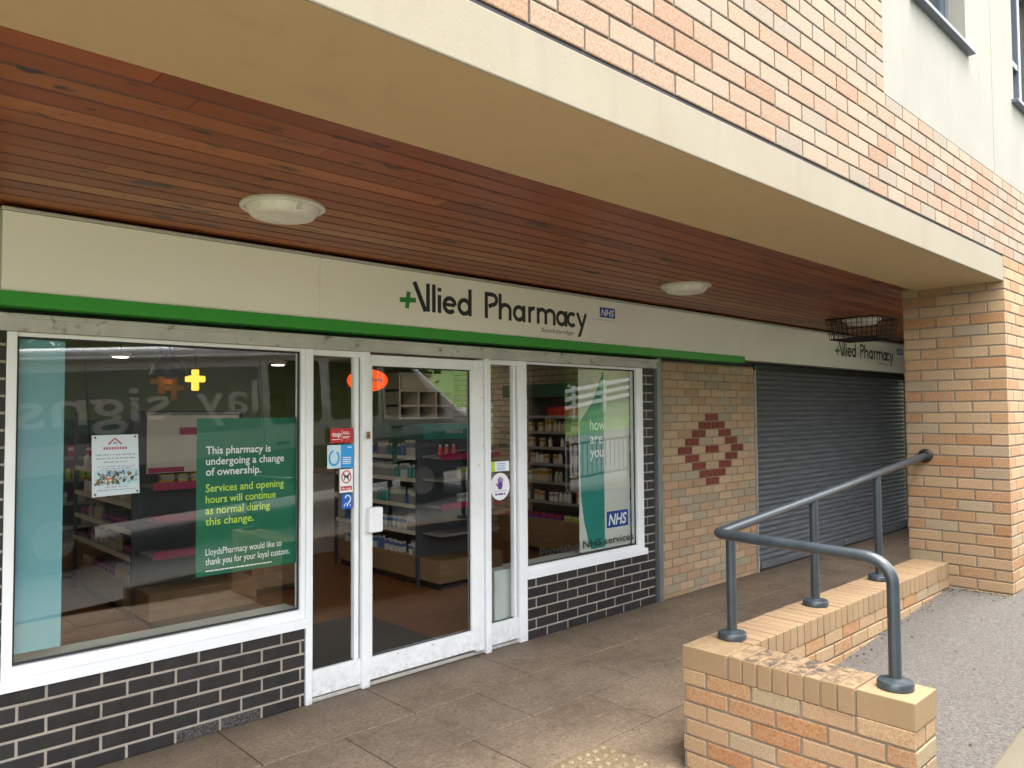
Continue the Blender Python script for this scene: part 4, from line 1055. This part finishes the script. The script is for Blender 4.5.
mb = MB(); mb.box(3.15, 3.75, 6.9, 7.4, .06, .55); mb.build('body', M['oak'], t, bevel=.004); mb = MB(); mb.box(3.17, 3.73, 6.92, 7.38, .001, .06); mb.build('plinth', M['black'], t)
t = thing('white_cabinet', 'low pale cabinet standing behind the narrow side window', 'cabinet', (4.1, 4.5, 0))
mb = MB(); mb.box(3.78, 4.35, 4.20, 4.30, .03, .52); mb.build('body', M['silltop'], t, bevel=.004); mb = MB(); mb.box(3.77, 4.37, 4.19, 4.31, .521, .535); mb.build('top', M['silltop'], t, bevel=.004); mb = MB(); mb.box(3.79, 4.33, 4.21, 4.29, .001, .03); mb.build('plinth', M['black'], t)
# hanging things
t = thing('hanging_sign', 'glowing orange red round sign hanging from the shop ceiling behind the door', 'hanging sign', (4.35, 6.8, 1.9))
mb = MB(); mb.lathe([(.001,1.93),(.07,1.937),(.13,1.955),(.18,1.985),(.205,2.02),(.21,2.05),(.205,2.08),(.18,2.115),(.13,2.145),(.07,2.163),(.001,2.17)], (4.35, 6.8, 0), 40); mb.build('drum', M['orange_lit'], t, smooth=True)
mb = MB()
for i in range(7):
    a = R(-135+9*i); x, y = 4.35+.2115*math.cos(a), 6.8+.2115*math.sin(a); mb.box(x-.010, x+.010, y-.002, y+.002, 2.03, 2.055+(i % 2)*.015)
mb.build('faded_lettering', M['white'], t)
for dx in (-.15, .15):
    mb = MB(); mb.tube([(4.35+dx, 6.8, 2.16), (4.35+dx, 6.8, ROOM_H)], .003, 6); mb.build('wire', M['black'], t)
def cross(x, y, z, s, m, label):
    t = thing('hanging_cross', label, 'hanging cross', (x, y, z), 'cross shaped hangings in the shop'); w = s*.33
    mb = MB(); mb.prism([(x-w/2,z-s*.62),(x+w/2,z-s*.62),(x+w/2,z-w/2),(x+s/2,z-w/2),(x+s/2,z+w/2),(x+w/2,z+w/2),(x+w/2,z+s*.5),(x-w/2,z+s*.5),(x-w/2,z+w/2),(x-s/2,z+w/2),(x-s/2,z-w/2),(x-w/2,z-w/2)], 'y', y, y+.05)
    mb.build('cross_body', m, t, bevel=.008); mb = MB(); mb.tube([(x, y+.025, z+s*.5), (x, y+.025, ROOM_H)], .003, 6); mb.build('wire', M['black'], t)
cross(2.66, 7.0, 2.03, .17, M['crosslit'], 'glowing amber cross hanging in the shop behind the left window')
cross(2.46, 7.3, 2.01, .20, M['brass'], 'unlit brown cross hanging just left of the glowing cross')
cross(2.64, 7.5, 1.96, .20, M['brass'], 'unlit brown cross hanging lowest, below the glowing cross')
for i, (x, y, lab) in enumerate(((2.02, 7.0, 'small lit disc lamp hanging near the grey dome shade'), (3.55, 7.2, 'small lit disc lamp hanging in the shop beside the window edge'))):
    t = thing('disc_lamp', lab, 'lamp', (x, y, 2.2), 'lit disc lamps inside the shop')
    mb = MB(); mb.lathe([(.06,2.20),(.085,2.21),(.085,2.235),(.02,2.25)], (x, y, 0), 24); mb.build('housing', M['wallwhite'], t, smooth=True)
    mb = MB(); mb.lathe([(.001,2.196),(.058,2.196),(.06,2.1995)], (x, y, 0), 24); mb.build('lens', M['spot'], t)
    mb = MB(); mb.tube([(x, y, 2.25), (x, y, ROOM_H)], .004, 6); mb.build('flex', M['black'], t)
t = thing('dome_shade', 'grey dome pendant shade hanging in the shop behind the left window', 'pendant shade', (2.28, 6.6, 2.05))
mb = MB(); mb.lathe([(.15,2.03),(.148,2.05),(.12,2.13),(.07,2.19),(.02,2.21)], (2.28, 6.6, 0), 32); mb.build('shade', M['gon'], t, smooth=True); mb = MB(); mb.tube([(2.28,6.6,2.21),(2.28,6.6,ROOM_H)], .005, 6); mb.build('flex', M['black'], t)

# ------------------------------------------------------------------ across the road (seen mirrored in the glass)
van = thing('parked_van', 'long silver sign maker van parked behind the viewer, mirrored in the shop windows', 'van', (1.0, -.9, road_z(1.0)-.10))
van.rotation_euler = (0, -math.atan(SL), 0)
def vlocal(mb, name, mats, parent, **kw): return mb.build(name, mats, parent, local=True, **kw)
W = 2.0; OFFX = .35
prof = [(0,.42),(0,2.10),(.08,2.28),(.30,2.38),(4.9,2.40),(5.6,2.34),(6.10,2.14),(7.02,1.36),(7.40,1.22),(7.62,1.02),(7.68,.55),(7.60,.40)]
prof = [(x-OFFX, z) for x, z in prof]
mb = MB(); mb.prism(prof, 'y', -W, 0); body = vlocal(mb, 'body', M['van'], van, bevel=.11, seg=4, smooth=True)
def vpanel(x0, x1, z0, z1, name, m, parent, rad=.08, y=.002, t=.004, n=5, skew=0):
    pts = []
    for cx, cz, a0 in ((x1-rad, z1-rad, 0), (x0+rad, z1-rad, 90), (x0+rad, z0+rad, 180), (x1-rad, z0+rad, 270)):
        for i in range(n+1):
            a = R(a0+90*i/n); pts.append((cx+rad*math.cos(a)+skew*(cz-z0), cz+rad*math.sin(a)))
    mb = MB(); mb.prism(pts, 'y', y, y+t); return vlocal(mb, name, m, parent)
vpanel(3.55, 4.28, 1.36, 2.18, 'window', M['vanglass'], van); vpanel(4.42, 5.15, 1.36, 2.18, 'window', M['vanglass'], van)
mb = MB(); mb.prism([(5.28,1.36),(6.35,1.30),(6.25,1.45),(5.72,2.05),(5.55,2.14),(5.28,2.16)], 'y', .002, .006); vlocal(mb, 'window', M['vanglass'], van)
mb = MB(); mb.prism([(5.80,2.17),(5.86,2.17),(6.60,1.43),(6.54,1.43)], 'y', -W+.15, -.15); vlocal(mb, 'windscreen', M['vanglass'], van)
vpanel(-.34+.02, 7.25, .44, 1.04, 'side_moulding', M['van_low'], van, .03); vpanel(-.33, 3.42, 1.34, 2.12, 'dark_band', M['van_band'], van, .03, .0005, .0012)
mb = MB(); mb.box(-.30, 4.9, .001, .028, 2.245, 2.275); vlocal(mb, 'roof_gutter', M['vanwhite'], van, bevel=.006)
for x in (1.45, 3.45, 5.22):
    mb = MB(); mb.box(x-.004, x+.004, .0, .0032, .5, 2.24); vlocal(mb, 'door_gap', M['black'], van)
mb = MB(); put_text(mb, 'signs', 2.32, 1.545, .0060, w=1.56, h=.40, bold=.01, flip=True); vlocal(mb, 'lettering', M['vanwhite'], van)
mb = MB(); put_text(mb, 'display', 4.60, 1.545, .0060, w=1.98, h=.40, bold=.01, flip=True); vlocal(mb, 'lettering', M['vanwhite'], van)
mb = MB(); mb.box(3.60, 3.78, .006, .05, 1.10, 1.14); vlocal(mb, 'handle', M['black'], van, bevel=.01); mb = MB(); mb.box(5.35, 5.53, .006, .05, 1.16, 1.20); vlocal(mb, 'handle', M['black'], van, bevel=.01)
mb = MB(); mb.box(5.95, 6.10, .06, .24, 1.36, 1.66); mb.box(5.98, 6.06, -.02, .07, 1.40, 1.46); vlocal(mb, 'mirror', M['black'], van, bevel=.03)
for x in (1.05, 5.85):
    for y in (.004, -W-.004):
        sgn = 1 if y > 0 else -1
        mb = MB(); mb.lathe([(.20,-.10*sgn),(.33,-.10*sgn),(.345,-.06*sgn),(.345,.0),(.31,.012*sgn),(.20,.012*sgn)], (x, y-.012*sgn, .345), 36, 'y'); w_ = vlocal(mb, 'wheel', M['black'], van, smooth=True)
        mb = MB(); mb.lathe([(.001,.004*sgn),(.06,.012*sgn),(.19,.004*sgn),(.205,.016*sgn)], (x, y-.002*sgn, .345), 24, 'y'); vlocal(mb, 'rim', M['chrome'], w_)
    mb = MB(); mb.lathe([(.001,.0),(.40,.0),(.40,.0015),(.001,.0015)], (x, .0008, .345), 40, 'y'); vlocal(mb, 'wheel_arch', M['black'], van)
for y in (-.30, -W+.30):
    mb = MB(); mb.box(7.18, 7.30, y-.16, y+.16, .78, 1.02); vlocal(mb, 'headlight', M['headlamp'], van, bevel=.03)
    mb = MB(); mb.box(-.37, -.33, y-.14 if y < -1 else y+.02, y+.02 if y < -1 else y+.18, .95, 1.45); vlocal(mb, 'tail_light', M['taillamp'], van, bevel=.01)
mb = MB(); mb.box(7.10, 7.40, -W+.02, -.02, .38, .60); vlocal(mb, 'bumper', M['black'], van, bevel=.04)

# grass bank
def bank_z(x): return max(SL*x-.06, 1.53+.147*(min(x, 40)-17.8))
mb = MB(); xs = [-40+2*i for i in range(51)]; prof = [(-6.55,0),(-7.0,.12),(-8.2,1),(-14,1.25),(-40,2.2)]
V = []
for x in xs:
    for y, k in prof:
        base = SL*x-.09; top = max(bank_z(x), base+.25); V.append((x, y, base+(top-base)*k + (rnd.random()-.5)*.06*(k > 0)))
n = len(prof); mb.idx([(i*n+k, i*n+k+1, (i+1)*n+k+1, (i+1)*n+k) for i in range(len(xs)-1) for k in range(n-1)], V)
mb.build('grass_bank', M['grass'], kind='structure')
fe = thing('field_fence', 'white post and rail fence on the bank over the road, mirrored in the glass', 'fence', (18, -8.0, 1.5))
step = 1.53
for i in range(-5, 12):
    x = 18.07+step*i; zb = bank_z(x); mb = MB(); mb.box(x-.06, x+.06, -8.06, -7.94, zb-.3, zb+.98); mb.build('post', M['fence'], fe, bevel=.008)
for k in (.86, .60, .34):
    mb = MB()
    for i in range(-5, 11):
        a, b = 18.07+step*i, 18.07+step*(i+1); za, zb = bank_z(a)+k, bank_z(b)+k
        mb.hexa([(a,-7.94,za-.06),(b,-7.94,zb-.06),(b,-7.90,zb-.06),(a,-7.90,za-.06),(a,-7.94,za+.06),(b,-7.94,zb+.06),(b,-7.90,zb+.06),(a,-7.90,za+.06)])
    mb.build('rail', M['fence'], fe)
gr = thing('guard_rail', 'dark upright bar guard rail along the kerb, mirrored in the right window', 'railing', (9.0, .25, road_z(9)))
mb = MB(); x0, x1 = 8.8, 13.4
for k in (.06, .60): mb.tube([(x0, .25, road_z(x0)+k), (x1, .25, road_z(x1)+k)], .022, 8)
mb.build('rail', M['guard'], gr)
mb = MB(); x = x0
while x < x1: mb.tube([(x, .25, road_z(x)+.06), (x, .25, road_z(x)+.60)], .009, 6); x += .115
mb.build('infill_bars', M['guard'], gr)
for x in (x0, x0+1.53, x0+3.06, x1):
    mb = MB(); mb.tube([(x, .25, road_z(x)-.1), (x, .25, road_z(x)+.66)], .028, 8); mb.build('post', M['guard'], gr)
# trees
def tree(x, y, h, r, nl, mat, label, name, seed, ls=.16):
    q = random.Random(seed); z0 = bank_z(x) if y < -7 else road_z(x); t = thing(name, label, 'tree' if h > 3 else 'bush', (x, y, z0), 'trees and bushes beyond the road')
    mb = MB(); mb.tube([(x,y,z0-.3),(x+.05*h*.3,y,z0+h*.3),(x,y+.05,z0+h*.6),(x+.1,y,z0+h*.85)], [h*.028,h*.022,h*.015,h*.006], 9)
    for i in range(7):
        a = q.random()*6.28; zz = z0+h*(.25+.08*i); l = r*(.5+.4*q.random()); mb.tube([(x,y,zz),(x+l*.5*math.cos(a),y+l*.5*math.sin(a),zz+l*.3),(x+l*math.cos(a),y+l*math.sin(a),zz+l*.7)], [h*.011,h*.007,h*.003], 6)
    mb.build('trunk', M['bark'], t)
    mb = MB(); cl = []
    for i in range(26):
        while True:
            p = Vector((q.uniform(-1,1), q.uniform(-1,1), q.uniform(-1,1)))
            if .25 < p.length < 1: break
        cl.append((Vector((x+p.x*r*.8, y+p.y*r*.8, z0+h*.52+p.z*h*.44)), r*(.22+.22*q.random()), .65+.6*q.random()))
    for i in range(nl):
        c, cr, sh_ = q.choice(cl)
        d = Vector((q.gauss(0,1), q.gauss(0,1), q.gauss(0,1))).normalized()*cr*(.55+.5*q.random()); p = c+d
        if p.z < z0+.1: continue
        u = Vector((q.gauss(0,1), q.gauss(0,1), q.gauss(0,1))).normalized(); v = u.orthogonal().normalized(); s = ls*(.6+.8*q.random())
        g = sh_*(.8+.4*q.random()); mb.col = (g, g*(.95+.1*q.random()), g*.9, 1)
        mb.face([p-u*s, p+v*s*.55, p+u*s, p-v*s*.55])
    mb.build('crown', mat, t)
for i, (x, y, h, r, m, nm, lab) in enumerate([
    (3.2,-11,5.6,2.9,'leafA','tree','broad green tree standing across the road behind the van'), (7.5,-12,5.8,3.0,'leafC','tree','olive green tree across the road beside the broad one'),
    (-2,-11,5.4,2.9,'leafA','tree','dense green tree farthest down the road'), (12.5,-12,5.2,2.7,'leafA','tree','green tree between the van and the fence'),
    (17.2,-9.6,3.6,1.7,'leafB','bush','rounded yellow bush behind the white fence'), (19.4,-10.6,4.4,2.0,'leafC','bush','tall olive bush between the yellow ones'), (21.6,-10,4.2,2.0,'leafB','bush','wide golden bush farther along the white fence'),
    (25,-12,5.2,2.8,'leafA','tree','green tree beyond the far end of the white fence'), (30,-13,5.4,3.0,'leafA','tree','farthest green tree up the road')]):
    tree(x, y, h, r, 4200, M[m], lab, nm, 50+i)

# ------------------------------------------------------------------ camera, sky, sun
cam = bpy.data.cameras.new('camera'); co_ = bpy.data.objects.new('camera', cam); COL.objects.link(co_)
yaw, pit, rol = R(43.377), R(2.19), R(-.37)
f = Vector((math.sin(yaw)*math.cos(pit), math.cos(yaw)*math.cos(pit), math.sin(pit))); rt = Vector((math.cos(yaw), -math.sin(yaw), 0)); up = rt.cross(f)
c_, s_ = math.cos(rol), math.sin(rol); r2 = rt*c_+up*s_; u2 = up*c_-rt*s_
mw = Matrix((( r2.x, u2.x, -f.x, 0), (r2.y, u2.y, -f.y, 0), (r2.z, u2.z, -f.z, 1.70), (0,0,0,1)))
co_.matrix_world = mw; cam.sensor_width = 36; cam.lens = 760.305*36/1024; cam.clip_end = 2000; cam.clip_start = .02
S.camera = co_
SUN_EL, SUN_AZ = 74, 196            # degrees; azimuth clockwise from +Y
w = bpy.data.worlds.new('World'); S.world = w; w.use_nodes = True; nt = w.node_tree; nt.nodes.clear()
out = nt.nodes.new('ShaderNodeOutputWorld'); bg = nt.nodes.new('ShaderNodeBackground'); bg.inputs[1].default_value = .12
sky = nt.nodes.new('ShaderNodeTexSky'); sky.sky_type = 'NISHITA'; sky.sun_disc = False; sky.sun_elevation = R(SUN_EL); sky.sun_rotation = R(SUN_AZ); sky.dust_density = 2.0; sky.air_density = 1.0
hs = nt.nodes.new('ShaderNodeHueSaturation'); hs.inputs['Saturation'].default_value = .45; L(nt, sky.outputs[0], hs.inputs['Color'])
tc = nt.nodes.new('ShaderNodeTexCoord'); cn = N(nt, 'ShaderNodeTexNoise', i_Scale=2.2, i_Detail=6.0); L(nt, tc.outputs['Generated'], cn.inputs['Vector'])
dp = nt.nodes.new('ShaderNodeVectorMath'); dp.operation = 'DOT_PRODUCT'; dp.inputs[1].default_value = Vector((-.05, -.18, .98)).normalized(); L(nt, tc.outputs['Generated'], dp.inputs[0])
gl_ = N(nt, 'ShaderNodeMapRange', i_1=.0, i_2=1.0, i_3=.62, i_4=2.0); L(nt, dp.outputs['Value'], gl_.inputs[0])      # bright cloud round the veiled sun
cc = nt.nodes.new('ShaderNodeVectorMath'); cc.operation = 'SCALE'; cc.inputs[0].default_value = (4.85, 5.0, 5.2); L(nt, gl_.outputs[0], cc.inputs['Scale'])
cl = mixc(nt, ramp(nt, cn.outputs['Fac'], [(.32, .35), (.55, 1.)]), hs.outputs['Color'], cc.outputs[0])
L(nt, cl, bg.inputs[0]); L(nt, bg.outputs[0], out.inputs[0])
sun = bpy.data.lights.new('sun', 'SUN'); sun.energy = 1.5; sun.angle = R(35); sun.color = (1, .95, .86); so = bpy.data.objects.new('sun', sun); COL.objects.link(so)
az, el = R(SUN_AZ), R(SUN_EL); d = Vector((math.sin(az)*math.cos(el), math.cos(az)*math.cos(el), math.sin(el)))
so.rotation_euler = (-d).to_track_quat('-Z', 'Y').to_euler(); so.location = (0, -5, 20)
vs = S.view_settings; vs.view_transform = 'Standard'; vs.look = 'None'; vs.gamma = 1; vs.use_curve_mapping = False; vs.exposure = 2.9
S.render.engine = 'CYCLES'; cy = S.cycles
cy.use_denoising = True
try: cy.denoiser = 'OPENIMAGEDENOISE'
except Exception: pass
cy.max_bounces = 10; cy.diffuse_bounces = 7; cy.glossy_bounces = 4; cy.transparent_max_bounces = 16; cy.caustics_reflective = False; cy.caustics_refractive = False
cy.sample_clamp_indirect = 8
